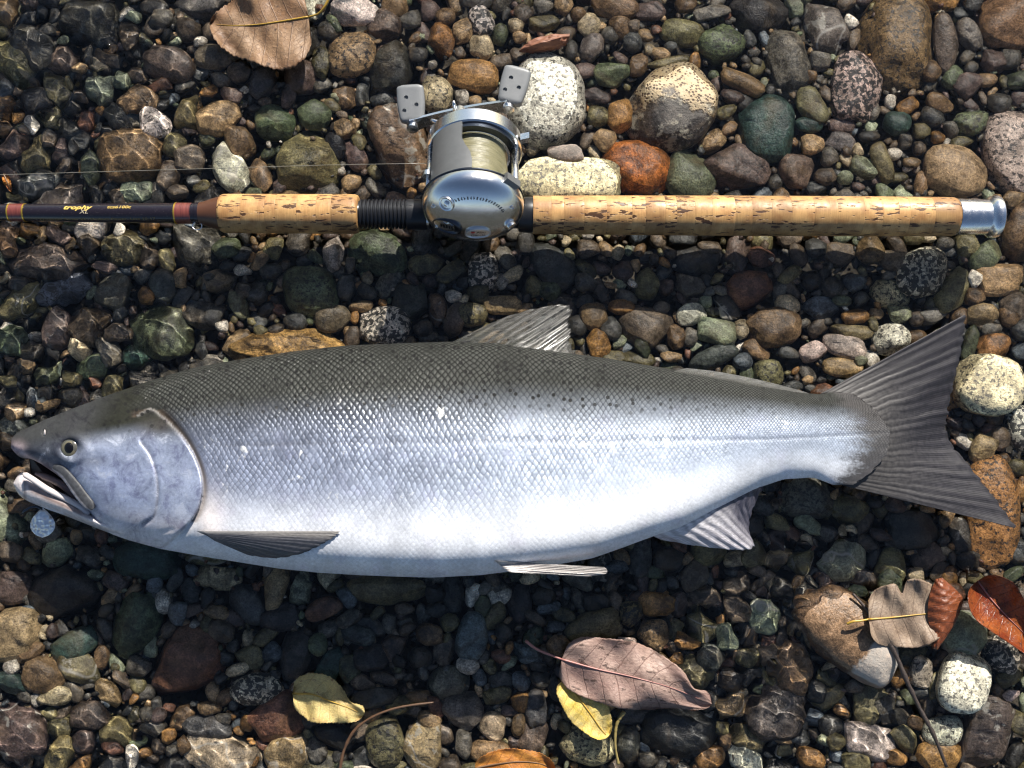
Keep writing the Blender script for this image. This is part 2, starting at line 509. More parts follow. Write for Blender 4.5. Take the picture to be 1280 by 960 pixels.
# every stone: x y w h (pixels of the photograph) turn colour pattern lift(mm) ; label when it has one of its own
STONES = """
117 33 75 60 10 dk m 1;large dark rough stone in the rippled top left corner
45 65 66 44 38 dk p 0
20 82 66 44 55 ol p 0
82 78 40 34 0 bg p 0
103 87 20 15 0 tn p 4
214 81 66 42 15 pu p 3;smooth purplish brown stone left of the tilted brown stone, top left
274 72 58 34 -14 bg p 3;tilted brown-grey oval stone just left below the top brown leaf
301 91 28 30 0 bg p 0
290 121 30 22 20 pu p 0
130 115 38 40 0 pg m 0;pale green stone netted with light ripples, upper left
174 127 56 36 -15 tn m 1
195 155 44 36 22 wh g 2;whitish speckled stone above the round brown stone, upper left
235 142 32 46 14 ol p 2
273 150 58 42 -6 tn p 3;flat tan pebble left of centre above the front cork grip
167 197 82 70 -5 br p 4;large round brown stone crossed by the fishing line
220 183 27 30 0 ol m 1
287 210 40 68 -32 wh v 2;white patched triangular stone above the front cork grip
302 180 36 42 -10 br p 1
240 200 38 36 0 bg p 0
48 195 38 45 0 ol b 0
18 185 34 36 30 pu b 0
115 212 22 48 -8 gn p 0
52 232 62 32 -18 sl v 0
212 220 24 40 15 bg p 0
10 20 34 40 0 br p 0
50 128 42 38 0 dk p -2
165 50 22 40 -22 bg p 0
252 8 62 38 0 gy p 0
205 25 28 22 0 gy p 0
237 40 30 30 0 bg p 0
267 40 28 26 0 bg p 0
252 55 18 14 0 wh m 1
25 148 20 14 0 oc p 1
75 250 66 36 -10 gy v -1
155 150 44 34 10 dk p -4
90 165 36 30 0 dk p -3
444 13 60 42 5 wh v 3;white stone with dark veins cut by the top edge, right of the brown leaf stem
441 70 60 58 -6 tn g 4;speckled rusty granite cobble below the white veined stone at the top
493 12 34 32 20 br p 1
483 35 42 38 40 bg m 2;dark diamond shaped stone right of the white veined stone at the top
490 88 54 72 12 dk m 3;large blackish angular stone right of the rusty granite cobble
553 52 34 44 -30 oc m 2
579 40 26 34 0 tn m 1
601 27 30 40 -25 wh G 2;black and white speckled pebble at the top above the reel
602 60 30 32 0 cr g 1
592 96 62 42 8 oc p 4;smooth ochre stone lying between the two handle knobs
546 119 40 46 10 cr g 2;cream angular stone right of the left handle knob
578 123 17 22 -15 wh p 2
594 128 16 16 0 tn p 1
500 185 70 108 -8 br v 2;big brown stone with a sunlit patch left of the reel
386 205 80 84 -12 ol p 5;large smooth olive stone above the front cork grip, crossed by the fishing line
343 155 52 44 20 gn p 1
393 145 42 38 15 gn p 1
378 98 46 46 0 pu p 1
402 80 24 42 8 ol p 0
385 55 30 42 10 dk m 0
412 40 30 30 0 dk p 0
432 163 26 26 0 tn g 2
450 179 18 24 -25 ol p 2
420 185 26 36 0 bl m 0
445 196 26 42 -25 pu p 0
330 105 30 44 20 sl p 0
512 28 30 22 -20 gy p 0
557 22 26 24 -20 br p 1
538 15 24 26 0 pu p 0
625 45 20 28 10 gn p 0
595 4 40 22 0 dk p 0
541 82 12 12 0 wh p 3
523 70 24 20 0 dk p 0
418 31 13 30 -35 gn p 1
440 230 26 26 0 tn p 0
515 152 26 18 0 sl p -2
683 123 96 120 -8 wh g 13;big white boulder behind the right handle knob
838 136 116 106 -14 dk c 7;big black stone with a yellow pitted crust, right of the white boulder
712 224 126 58 3 cr g 7;broad cream speckled stone just right of the reel above the cork grip
795 211 86 66 12 or m 5;big orange stone above the long cork grip
862 222 66 64 10 gn p 3;green triangular stone right of the big orange stone
920 213 78 60 30 pu m 4;lumpy purplish brown stone above the long cork grip
958 165 70 86 -12 tg p 3;smooth dark teal stone right of the crusted black stone
775 145 31 44 10 oc p 4;upright ochre pebble between the white boulder and the crusted black stone
763 94 44 36 25 gn p 2
900 57 58 52 0 gn g 2;angular pale flecked green stone at the top right of the crusted black stone
852 43 54 34 14 ol p 2
740 60 28 38 15 gy p 2;pale grey egg shaped pebble above the crusted black stone
798 82 22 34 12 br m 2
835 79 52 14 -11 ol p 3;thin flat olive pebble on top edge of the crusted black stone
927 104 58 24 30 br p 3;elongated brown pebble above the dark teal stone
915 122 30 18 15 pu p 1
768 10 58 34 0 br p 1
812 16 38 26 -8 pu p 1
857 8 28 22 0 br p 1
889 18 46 18 -9 gy p 2
948 15 74 54 10 dk m 1
680 31 38 20 -8 ol p 1
679 10 24 24 0 gy p 0
704 8 24 26 20 tn p 1
722 20 20 20 0 br p 1
736 33 30 32 25 cr p 0
790 54 24 30 -10 sl p 0
748 147 28 26 0 ol p 1
756 176 28 30 -20 tn p 2
707 192 44 22 0 pu p 8;small dark pebble lying on the broad cream stone beside the reel
745 121 36 20 12 pu p 0
732 90 26 20 -10 pu p 0
907 141 28 18 -20 ol p 1
655 20 24 26 0 bg p 0
645 33 20 20 0 cr p 2
650 48 18 16 0 tn p 1
776 36 28 34 -20 br p 0
791 34 16 16 0 bg p 2
820 39 14 13 0 rd p 1
838 60 16 14 0 sl p 1
812 64 14 14 0 cr p 1
825 69 24 18 10 tn p 2
762 46 22 24 0 gy p 0
713 64 18 28 0 dk p -1
930 130 22 24 0 dk p -2
1118 58 94 132 0 br g 6;big tan brown boulder cut by the top edge, upper right
1068 110 62 90 8 pk G 5;pinkish white speckled oval stone left of the big brown boulder
984 82 54 86 -8 gy m 3;tall grey grainy stone above the dark teal stone
1030 34 50 76 -28 gy v 3;grey angular half shaded stone at the top, left of the brown boulder
1181 56 30 76 -4 bg p 3;upright brown-grey finger shaped stone right of the big brown boulder
1210 45 28 44 -22 gy p 1
1260 28 78 78 10 br p 4;brown boulder filling the top right corner
1013 134 32 52 -30 ol p 2;tilted pale olive pebble right of the dark teal stone
1120 156 34 30 0 tg p 2
1212 155 46 32 -8 gn g 2;green-grey oval pebble right of the brown boulder's foot
1192 215 80 64 14 tn p 5;smooth tan stone above the chrome butt cap
1264 195 76 112 -4 pk g 5;big pinkish granite boulder cut by the right edge above the rod butt
1207 108 34 36 25 pu p 2
1190 100 26 30 30 gn p 0
1163 90 24 30 20 br p 2
1241 79 32 28 10 pu v 1
1262 75 24 25 0 gy p 1
1173 130 36 24 15 br p 2
1164 147 30 26 30 sl p 1
1151 165 22 20 0 ol p 1
1171 173 18 16 0 oc p 2
1187 163 16 24 -30 gy p 1
1102 205 24 52 -22 ol p 2
1079 210 36 28 40 pg b 1
1015 182 30 26 -10 tn m 2
1036 197 22 26 0 gy p 1
993 216 42 42 10 bg p 2;rounded brown-grey pebble left of the bent olive pebble, upper right
1247 130 30 28 0 dk m 0
1272 102 34 24 -15 gn p 1
1024 78 26 26 0 gy b 2
1012 97 16 18 0 br p 2
1117 193 18 16 0 wh m 1
1138 204 22 14 0 tn p 1
1010 157 34 20 0 tg p 0
1030 222 28 22 0 bg p 0
1055 223 20 18 0 pg p 1
1142 20 20 30 0 dk p -2
1085 172 26 16 0 dk p -1
1148 187 16 18 0 bg p 0
1231 102 26 18 0 br p -1
1130 178 16 20 0 gy p 0
1090 140 16 24 10 gy p 0
155 312 52 46 -15 ol m 1;yellowish green stone with light ripples below the rod blank
113 308 24 28 0 bg p 0
151 289 13 17 15 wh p 3
188 325 24 28 0 bg p 0
60 330 96 46 5 pu b 1;broad dark brown stone below the left end of the rod
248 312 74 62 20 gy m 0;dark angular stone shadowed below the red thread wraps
284 311 36 26 -15 gn m 1
145 368 46 46 0 gy p 0
85 364 66 34 -20 bs g -2
30 380 62 36 -38 ol v 0
204 417 78 74 0 gn m 4;large grey-green stone above the fish's forehead
112 408 48 46 10 bg m 1
72 412 46 48 -10 pu p 0
207 360 30 46 -12 sl p 0
255 396 56 36 0 sl m 0;dark slate stone right of the large grey-green stone above the fish
137 440 26 42 -35 gy v 0
120 460 50 30 -20 gn p -1
172 447 38 30 0 tg m -1
298 432 34 42 15 tn m 0
278 409 18 16 0 wh p 2
20 425 40 40 0 gn v -1
152 416 36 24 0 bg p 0
185 370 22 22 0 oc p 2
190 283 28 20 0 oc p 0
307 364 20 20 0 gy G 0
365 434 150 44 -6 go m 4;rough golden orange stone along the fish's back, left of the dorsal fin
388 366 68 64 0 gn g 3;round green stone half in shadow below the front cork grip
417 317 26 46 15 wh m 2;white upright pebble below the right end of front cork grip
343 311 22 28 15 ol p 0
375 303 34 38 0 gy m -2
472 316 72 58 0 gn m 0
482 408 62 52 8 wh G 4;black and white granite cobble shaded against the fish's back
417 398 44 36 -10 bg p 1
513 380 42 52 0 dk p 0
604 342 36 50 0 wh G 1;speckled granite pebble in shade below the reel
597 368 28 24 0 ol p 0
591 394 36 30 0 ol g 2
569 400 24 44 15 bg p 1
340 340 28 22 0 sl p -1
322 368 30 30 0 sl p -2
567 371 20 16 0 wh G 0
370 403 30 24 0 sl p 0
327 414 16 15 0 ol p 1
346 412 20 13 -10 gy p 1
628 382 46 24 -5 tn p 1
655 388 22 16 0 tn p 0
690 332 44 70 -40 sl p -1
687 363 28 26 0 gn p 0
732 354 28 24 20 gy m 1
808 355 30 40 0 ol p -1
862 360 36 28 10 gy g 0
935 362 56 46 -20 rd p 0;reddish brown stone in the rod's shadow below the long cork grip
742 396 34 34 0 br p 2;rounded brown pebble just right of the dorsal fin
776 385 32 20 -4 oc m 2
807 410 66 52 6 bg p 3;flat dark five sided stone right of the dorsal fin
864 393 37 27 -12 wh v 3;white veined pebble right of the flat five sided stone
896 416 50 33 14 pg p 4;pale teal green pebble with a cream end above the fish
748 431 27 38 -22 oc m 3;small ochre stone touching the rear of the dorsal fin
763 412 26 30 -20 sl p 1
722 408 24 30 0 dk p 0
845 421 22 32 0 br p 2
863 422 17 24 10 gy m 1
891 447 62 26 -20 sl p 2;long slate grey pebble above the fish, right of middle
967 410 66 48 -6 br m 4;large brown stone above the fish's tail half
803 436 16 28 -30 gn p 2
797 450 44 20 5 ol p 0
925 412 20 26 0 cr v 1
945 437 36 24 30 br p 2
928 452 24 21 0 bs p 2
960 468 38 36 5 ol g 3;squarish mossy olive stone above the adipose fin
870 328 62 38 0 sl m -1
772 316 16 20 15 cr m 0
817 325 12 13 0 gy p 1
766 450 34 22 0 ol p 0
838 447 26 14 0 tn p 0
778 340 26 26 0 pu p -2
735 312 30 24 0 bg p -2
886 310 30 16 10 bg p -1
951 322 34 26 0 rd m -1
1151 341 61 62 0 wh G 5;round black and white granite cobble below the chrome butt cap
1189 364 36 62 25 ol p 2;leaning olive stone right of the round granite cobble
1248 350 58 42 -8 tn p 2
1217 349 17 23 -10 wh m 3
1217 371 26 22 0 br m 2
1230 320 34 46 28 gn p 2;slanting grey-green stone just below the chrome butt cap
1278 292 58 70 0 br m 4;brown stone cut by the right edge beside the chrome butt cap
1264 250 28 22 -20 tn p 3
1207 308 32 32 0 ol p 1
1087 312 34 36 0 br m 1
1115 327 40 26 0 bg p 0
1266 385 38 38 0 bg m 1
1226 394 38 28 0 tn p 2
1257 397 26 22 30 br p 1
1240 434 40 32 0 oc m 3;orange-brown pebble above the white granite cobble at the right
1275 413 30 30 0 sl p 1
1237 482 82 74 12 cr g 9;large white granite cobble right of the tail fin
1211 430 18 46 15 gn p 0
984 383 30 28 0 cr m 1
1068 396 34 20 0 oc m 2
1122 393 30 24 15 pg m 2;pale cream green pebble above the tail fin's upper lobe
1113 424 46 38 -20 wh g 2;white speckled stone half under the tail fin's upper lobe
1055 434 54 27 8 pk p 2;long pinkish tan pebble left of the tail fin
1015 440 34 26 -5 pk m 2
1064 416 52 20 5 ol p 1
1052 460 48 24 10 tn p 2
1038 360 30 28 0 sl p -1
1067 354 28 24 0 bs p -1
1051 376 24 15 10 gn p -1
997 318 22 32 -15 bg p -1
1018 312 26 26 0 sl p -1
985 442 26 16 15 sl p 0
1090 406 12 20 -10 ol p 1
1075 451 16 14 0 pg p 2
1143 398 20 22 0 bg p 0
1164 396 34 20 -15 gy p 0
1012 352 26 26 0 dk p -2
1140 300 26 14 0 ol p 0
1180 305 22 16 0 gy p 0
985 300 30 20 0 bg p -1
22 515 24 26 20 tn g 0
40 516 18 14 0 wh p 1
64 506 30 14 -12 tn m 0
90 498 30 22 0 dk p -1
14 552 22 24 0 bg p -1
12 478 26 22 0 ol v 0
60 470 30 26 20 gn p 0
95 475 26 20 0 ol b 0
45 443 28 28 0 dk p 0
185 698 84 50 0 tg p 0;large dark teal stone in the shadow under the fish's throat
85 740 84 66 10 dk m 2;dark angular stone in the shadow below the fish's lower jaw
18 735 46 40 0 pu p 1
14 690 34 26 0 bg p 0
18 792 72 62 -10 tn p 3;smooth tan stone cut by the left edge below the fish's head
95 806 60 34 -30 tg p -1
58 841 54 46 10 br p 2;rounded brown stone left of the shadow, lower left
101 832 54 38 15 ol v 1
172 778 54 84 25 gn m 1
235 832 78 96 35 rd p 0
70 869 42 23 -4 cr m 3;pale tan oval pebble in the lower left
17 853 32 34 -20 tg p 2
24 914 82 72 12 pu v 3;large purplish veined boulder in the bottom left corner
113 893 48 36 -8 pu m 2
148 912 38 34 0 ol p 2
78 944 30 52 20 ol b 1
108 926 28 30 10 pu p 2
168 945 17 30 0 wh p 2
280 942 92 54 5 cr v 3;big yellowish white patched stone at the bottom edge, lower left
263 884 28 18 0 tn m 1
280 898 20 14 0 gy p 1
260 907 60 26 3 sl p 1
310 903 18 20 0 oc p 2
322 860 62 38 -5 wh G 2;black and white granite pebble left of the yellow leaf
222 766 24 28 10 bs G 1
174 832 30 24 10 gy p 1
40 815 36 17 -32 br p 2
16 833 20 18 0 wh G 2
213 918 18 17 0 oc p 2
144 933 28 18 20 rd p 1
200 893 20 18 0 pu p 1
185 893 20 20 0 gy p 1
232 930 18 24 0 br p 1
216 936 16 16 0 gy p 1
485 737 98 36 0 ol p 1;broad olive stone half under the fish's belly
435 746 20 28 -35 bs p 1
405 760 46 26 -30 rd p 0
437 773 34 20 -20 gy b 0
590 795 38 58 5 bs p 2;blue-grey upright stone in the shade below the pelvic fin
585 830 28 24 0 wh m 0
537 793 32 30 -15 br g 1
563 778 24 24 0 ol p 0
350 897 66 54 -30 rd p 3;red-brown stone tucked left below the spotted yellow leaf
420 920 50 32 0 bl m 1
361 943 54 48 -15 tn v 3;tan angular stone at the bottom below the red-brown stone
481 927 46 60 -10 ol g 4;olive yellow stone at the bottom, left of the cracked tan stone
528 930 48 62 -8 tn v 4;cracked tan stone at the bottom, right of the olive yellow stone
577 888 52 46 5 gy p 2;dark grey squarish stone right of the curved brown stem
616 906 32 34 20 cr p 2;cream pebble right of the dark grey squarish stone, bottom
622 868 34 22 -22 ol p 1
523 872 30 20 0 br p 0
544 882 16 32 -28 rd p 1
537 898 28 22 20 tn p 1
612 938 46 28 5 tn p 1
465 872 62 24 -14 dk b 3;dark elongated wet stone right of the yellow leaf
500 881 32 24 0 ol p 0
465 891 26 22 0 br p 0
397 936 24 32 -10 gy p 1
580 929 20 34 5 gy p 1
562 955 28 22 0 bg p 1
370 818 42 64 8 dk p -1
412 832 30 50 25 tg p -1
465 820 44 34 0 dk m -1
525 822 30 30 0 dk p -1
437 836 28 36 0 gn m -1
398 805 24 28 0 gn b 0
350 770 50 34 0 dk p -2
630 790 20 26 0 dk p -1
742 785 68 42 -18 ol p 3;olive grey stone above the large mauve leaf
788 767 31 31 0 ol G 3;round speckled olive pebble above the mauve leaf
820 754 46 30 0 oc m 1
815 795 36 40 -10 tn g 2
698 807 28 26 0 br p 1
695 783 22 13 0 bs p 0
783 803 22 15 0 pk p 2
733 930 66 50 -5 cr g 5;speckled cream stone under the small yellow leaf, bottom
846 912 92 62 10 bl p 4;black stone with a faint red streak under the mauve leaf
888 820 34 34 0 sl p 3;round dark grey pebble right of the mauve leaf
864 838 48 36 20 ol p 0
965 886 72 68 10 gy m 5;wet round grey boulder at the bottom, right of the black stone
857 801 30 22 15 oc p 0
908 796 26 38 -12 pg v 1
952 770 42 42 0 pg v 1;pale green stone netted with light ripples above the big tan stone
669 885 26 46 -8 sl p 2
695 858 20 32 0 dk p 1
650 878 22 24 0 oc p 2
648 905 16 30 5 tn p 1
885 946 36 26 -15 oc p 2
785 930 28 42 10 dk p 0
810 948 26 20 0 gy p 0
912 850 30 28 20 bl v 1
902 909 20 18 0 ol p 1
675 848 26 22 30 dk p 1
745 752 34 20 0 dk p -1
680 745 30 24 0 dk p -1
880 745 36 26 0 bg v 0
960 815 30 24 -15 bg v 0
932 820 26 20 0 ol v 0
1060 793 78 142 -40 br d 9;big tan stone with a dry white end, lower right
990 833 50 62 18 br b 2;brown pointed stone left of the big tan stone
1203 793 58 58 -15 pg v 5;green and white rounded stone under the curled brown leaf
1205 854 58 74 22 wh g 9;large white speckled stone lower right, below the green and white stone
1150 839 30 38 0 pk g 3;pale lilac pebble between the twig and the white speckled stone
1171 856 22 38 10 ol p 2
1250 818 42 58 -15 wh G 3;black and white stone right of the large white speckled stone
1176 913 46 38 0 wh g 3;small white speckled stone behind the dark twig's lower end
1232 916 66 92 5 pu v 4;dark purplish angular stone with a white vein, bottom right
1260 845 34 24 -18 ol p 2
1262 868 20 13 -15 pk p 2
1082 926 64 44 10 wh m 3;lumpy white quartz stone at the bottom, lower right
1012 947 36 26 15 oc m 2
1172 946 56 42 0 oc p 0
1131 922 24 36 -38 ol p 1
1043 926 22 24 0 ol m 1
1102 882 26 22 -25 gy p 0
1110 732 30 44 15 gn p 1
1270 902 24 34 0 ol p 1
1068 950 34 24 0 ol g 2
1115 893 40 24 0 dk p -2
1035 905 30 24 0 dk p -1
1140 755 26 26 0 bg p 0
1246 766 24 20 0 dk m 0
1240 520 24 24 0 br m -1
1274 536 36 56 0 wh G 3
1226 562 30 38 25 tn p 2;tan pebble at the tail fin's notch
1249 548 24 30 0 bg p 1
1238 640 66 132 -6 oc g 4;tall amber granite stone under the lower tail lobe
1268 585 28 22 0 ol p 1
1005 620 66 54 0 gy g -1
1058 636 52 36 15 ol p -2
1050 700 60 44 -15 pg v 1;pale stone netted with light ripples below the fish's tail
1000 702 32 36 0 ol v 1
1112 706 36 42 10 ol p 0
1100 669 28 13 20 pu p 0
1140 662 66 50 0 dk p -2
940 690 30 36 0 ol p 1
886 690 44 38 0 ol p -1
800 690 28 62 10 sl p -2
770 708 30 16 0 bs m -1
835 700 36 30 0 dk p -2
920 730 34 28 0 bg v 0
975 735 28 24 0 dk v 0
1270 690 30 34 0 sl p 0
1185 740 34 26 0 rd p 0
1205 700 30 24 0 dk p -2
"""
LANDMARKS = [  # names for places, used to say where a plain stone lies
    ('the top brown leaf', 330, 35), ('the round brown stone', 167, 197), ('the olive stone under the line', 386, 205),
    ('the left handle knob', 510, 128), ('the right handle knob', 640, 110), ('the reel', 598, 225), ('the white boulder', 683, 123),
    ('the crusted black stone', 838, 136), ('the big orange stone', 795, 211), ('the dark teal stone', 958, 165),
    ('the pinkish speckled stone', 1068, 110), ('the big brown boulder', 1118, 58), ('the smooth tan stone', 1192, 215),
    ('the pinkish granite boulder', 1264, 195), ('the chrome butt cap', 1230, 272), ('the front cork grip', 360, 268),
    ('the red thread wraps', 240, 267), ('the gold rod lettering', 110, 262), ('the grey-green stone above the head', 204, 417),
    ('the fish snout', 20, 552), ('the dorsal fin', 660, 405), ('the round granite cobble', 1151, 341), ('the tail fin', 1170, 520),
    ('the white granite cobble', 1237, 482), ('the spinner blade', 53, 653), ('the spotted yellow leaf', 408, 878),
    ('the curved brown stem', 465, 895), ('the mauve leaf', 790, 850), ('the small yellow leaf', 737, 885), ('the orange leaf', 645, 950),
    ('the big tan stone', 1060, 793), ('the curled brown leaf', 1140, 770), ('the dark twig', 1150, 885), ('the red leaf', 1255, 770),
    ('the anal fin', 890, 660), ('the pelvic fin', 700, 710), ('the adipose fin', 950, 485), ('the purplish corner boulder', 24, 914),
    ('the wet grey boulder', 965, 886), ('the golden orange stone', 365, 434), ('the amber stone under the tail', 1238, 640),
    ('the pale green pebble', 896, 416), ('the dark jaw-shadow stone', 85, 740), ('the white speckled stone', 1205, 854),
    ('the rusty granite cobble', 441, 70), ('the dark rough corner stone', 117, 33), ('the long cork grip', 950, 272),
    ('the blue-grey shaded stone', 590, 795)]

stones = []
for ln in STONES.strip().splitlines():
    a, _, lab = ln.partition(';')
    f = a.split()
    x, y, ww, hh, ro = map(float, f[:5])
    stones.append(dict(x=x, y=y, w=ww, h=hh, rot=ro, col=f[5], pat=f[6], lift=float(f[7]), label=lab.strip() or None, hand=True))

# fill the gaps between them with pebbles of falling size, as far as a little beyond the frame
MARG = 430
RES = 2.0
OX, OY = -MARG, -MARG
gw, gh = int((1280 + 2 * MARG) / RES), int((960 + 2 * MARG) / RES)
occ = np.zeros((gh, gw), bool)
yy, xx = np.mgrid[0:gh, 0:gw]


def ell(x, y, w2, h2, rot):
    r = max(w2, h2) / 2 + 2
    x0, x1 = int(max((x - r - OX) / RES, 0)), int(min((x + r - OX) / RES + 1, gw))
    y0, y1 = int(max((y - r - OY) / RES, 0)), int(min((y + r - OY) / RES + 1, gh))
    X = xx[y0:y1, x0:x1] * RES + OX - x
    Y = yy[y0:y1, x0:x1] * RES + OY - y
    c, s = math.cos(R(rot)), math.sin(R(rot))
    u, v = (X * c + Y * s) / (w2 / 2), (-X * s + Y * c) / (h2 / 2)
    return (slice(y0, y1), slice(x0, x1)), (u * u + v * v) < 1


for q in stones:
    sl, m = ell(q['x'], q['y'], q['w'], q['h'], q['rot'])
    occ[sl] |= m
FISH_BOX = [(60, 520), (200, 480), (430, 445), (700, 448), (1000, 500), (1090, 520), (1090, 590), (950, 595), (800, 665), (640, 705), (430, 708), (200, 675), (100, 640)]


def in_poly(x, y, poly):
    c = False
    n = len(poly)
    for i in range(n):
        x0, y0 = poly[i]
        x1, y1 = poly[(i + 1) % n]
        if (y0 > y) != (y1 > y) and x < (x1 - x0) * (y - y0) / (y1 - y0) + x0:
            c = not c
    return c


FCOL = ['dk', 'sl', 'gy', 'gy', 'bg', 'bg', 'br', 'ol', 'ol', 'gn', 'pu', 'pu', 'tn', 'sl', 'dk', 'dk', 'bg', 'sl', 'gy', 'ol', 'br', 'pu', 'cr', 'oc', 'bs', 'wh', 'bg', 'pg', 'rd', 'tn', 'gy', 'dk']
fill = []
for smin, smax, tries, tol in ((48, 80, 1700, .10), (30, 46, 4600, .13), (21, 30, 15000, .24), (15, 21, 22000, .27), (10, 15, 20000, .26), (7, 10, 16000, .3)):
    pts = RNG.random((tries, 6))
    for t in pts:
        x, y = OX + t[0] * (1280 + 2 * MARG), OY + t[1] * (960 + 2 * MARG)
        s = smin + (smax - smin) * t[2]
        outside = not (0 < x < 1280 and 0 < y < 960)
        covered = (not outside) and in_poly(x, y, FISH_BOX)
        if s > 46 and not (outside or covered):
            continue
        if s < 18 and (outside or covered):
            continue
        w2, h2, ro = s * (0.95 + 0.5 * t[3]), s * (0.66 + 0.25 * t[4]), 180 * t[5]
        sl, m = ell(x, y, w2, h2, ro)
        if m.size == 0 or m.sum() == 0:
            continue
        if (occ[sl] & m).sum() > tol * m.sum():
            continue
        occ[sl] |= m
        fill.append(dict(x=x, y=y, w=w2, h=h2, rot=ro, col=FCOL[RNG.integers(len(FCOL))], pat='pppmmgbv'[RNG.integers(8)],
                         lift=-1.0 - 5.0 * RNG.random(), label=None, hand=False, hid=outside or covered))
for q in stones:
    q['hid'] = False
allst = stones + fill
# the 300 largest in view are stones of their own; the rest is gravel
seen = [q for q in allst if not q['hid']]
seen.sort(key=lambda q: -(q['w'] * q['h'] + (1e6 if q['label'] else 0)))
single = seen[:300]
ids = set(id(q) for q in single)
rest = [q for q in allst if id(q) not in ids]


def ripple_amp(px, py):
    g = lambda cx, cy_, sx, sy: np.exp(-((px - cx) / sx) ** 2 - ((py - cy_) / sy) ** 2)
    a = 0.03 + 1.0 * g(40, 90, 230, 190) + 1.0 * g(30, 420, 220, 150) + 1.0 * g(960, 770, 170, 130) + 0.5 * g(1050, 690, 80, 50)
    a = a + 0.75 * g(80, 930, 300, 80) + 0.5 * g(900, 910, 300, 80) + 0.4 * g(470, 130, 60, 70) + 0.5 * g(1010, 780, 60, 40)
    return np.minimum(a, 1.15)


def place(q):
    s = MMPX(-0.01) * (1.07 if q['hand'] else 1.03)
    mn = min(q['w'], q['h']) * s
    a, b = q['w'] * s / 2, q['h'] * s / 2
    c = mn / 2 * (0.62 + 0.22 * RNG.random())
    deep = 0.0 if q['lift'] >= 7 else float(np.clip(ripple_amp(q['x'], q['y']) - 0.15, 0, 1))       # the water is deeper where it ripples
    ztop = -0.0105 + 0.075 * mn + q['lift'] * 0.001 - 0.0075 * deep
    ztop = min(ztop, -0.0028) if q['lift'] < 7 else max(ztop, 0.0085)
    if q['hid']:
        ztop = min(ztop, -0.010)
    zc = ztop - c
    p = P(q['x'], q['y'], min(zc + 0.3 * c, -0.002) if q['lift'] < 5 else zc + 0.3 * c)
    return p.x, p.y, zc, a, b, c, -R(q['rot'])


SHAPE = {'p': 'smooth', 'm': 'rough', 'v': 'streaked', 'g': 'speckled', 'G': 'black-flecked', 'b': 'banded', 'c': 'crusted', 'd': 'smooth'}


def auto_labels(lst):
    used = {}
    for q in lst:
        if q['label']:
            used[q['label']] = 1
    for q in lst:
        if q['label']:
            continue
        s = max(q['w'], q['h'])
        size = 'tiny' if s < 23 else 'small' if s < 34 else 'medium' if s < 50 else 'large'
        asp = min(q['w'], q['h']) / s
        shape = 'elongated' if asp < 0.55 else 'oval' if asp < 0.8 else 'round'
        noun = 'pebble' if s < 40 else 'stone'
        mark = sorted(LANDMARKS, key=lambda l: (l[1] - q['x']) ** 2 + (l[2] - q['y']) ** 2)
        opts = []
        for l in mark[:4]:
            dx, dy = q['x'] - l[1], q['y'] - l[2]
            d8 = int(round(math.degrees(math.atan2(-dy, dx)) / 45)) % 8
            rel = ['right of', 'above right of', 'above', 'above left of', 'left of', 'below left of', 'below', 'below right of'][d8]
            opts.append(f"{rel} {l[0]}")
        base = f"{size} {shape} {PAL[q['col']][1]} {noun} "
        cand = [base + o for o in opts]
        cand += [f"{size} {shape} {SHAPE[q['pat']]} {PAL[q['col']][1]} {noun} {o}" for o in opts]
        cand += [base + opts[0] + ' and ' + opts[1], base + opts[0] + ' and ' + opts[2], base + opts[1] + ' and ' + opts[2]]
        for cnd in cand:
            if cnd not in used and len(cnd.replace('-', ' ').split()) <= 16:
                break
        used[cnd] = 1
        q['label'] = cnd


auto_labels(single)
for q in single:
    x, y, zc, a, b, c, ro = place(q)
    big = max(q['w'], q['h'])
    smooth_ = any(q['label'].startswith(t_) for t_ in ('big tan stone', 'big white boulder', 'broad cream', 'large white', 'large round brown', 'smooth ', 'big tan brown', 'big orange stone', 'big pinkish', 'pinkish white'))
    V, F = stone_shape(4 if big > 85 else 3, 0.0 if smooth_ else {'p': .3, 'm': .65, 'v': .55, 'g': .08, 'G': .12, 'b': .4, 'c': .6}[q['pat']] + 0.25 * RNG.random(), np.random.default_rng(int(q['x'] * 977 + q['y'])))
    me = new_mesh('stone', V * np.array([a, b, c]), F)
    name = 'boulder' if big > 85 else 'stone' if big > 40 else 'pebble'
    tl = (RNG.normal() * 0.06, RNG.normal() * 0.06)
    if q['label'].startswith('big tan stone with a dry'):
        tl = (-0.15, 0.03)                        # leans out of the water at its lower end
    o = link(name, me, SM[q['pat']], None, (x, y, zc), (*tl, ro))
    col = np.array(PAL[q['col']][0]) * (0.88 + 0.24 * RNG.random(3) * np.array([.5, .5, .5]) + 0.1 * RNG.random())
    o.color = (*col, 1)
    tag(o, q['label'], 'stone' if big > 40 else 'pebble', 'wet river stones around the fish and the rod')

# gravel: everything smaller, one mass
shapes = {s: [stone_shape(s, 0.2 + 0.1 * i) for i in range(9)] for s in (1, 2, 3)}


def gravel(name, items, mat, label):
    vs, fs, cs, n = [], [], [], 0
    for (x, y, zc, a, b, c, ro, col, sub) in items:
        V, F = shapes[sub][RNG.integers(9)]
        V = V * np.array([a, b, c])
        V = V @ np.array(Matrix.Rotation(ro, 3, 'Z') @ Matrix.Rotation(RNG.normal() * 0.2, 3, 'X')).T
        vs.append(V + np.array([x, y, zc]))
        fs.append(F + n)
        cs.append(np.broadcast_to(col, V.shape))
        n += len(V)
    me = new_mesh(name, np.concatenate(vs), np.concatenate(fs))
    add_color(me, 'tint', np.concatenate(cs))
    o = link(name, me, mat)
    tag(o, label, 'gravel', None, 'stuff')
    return o


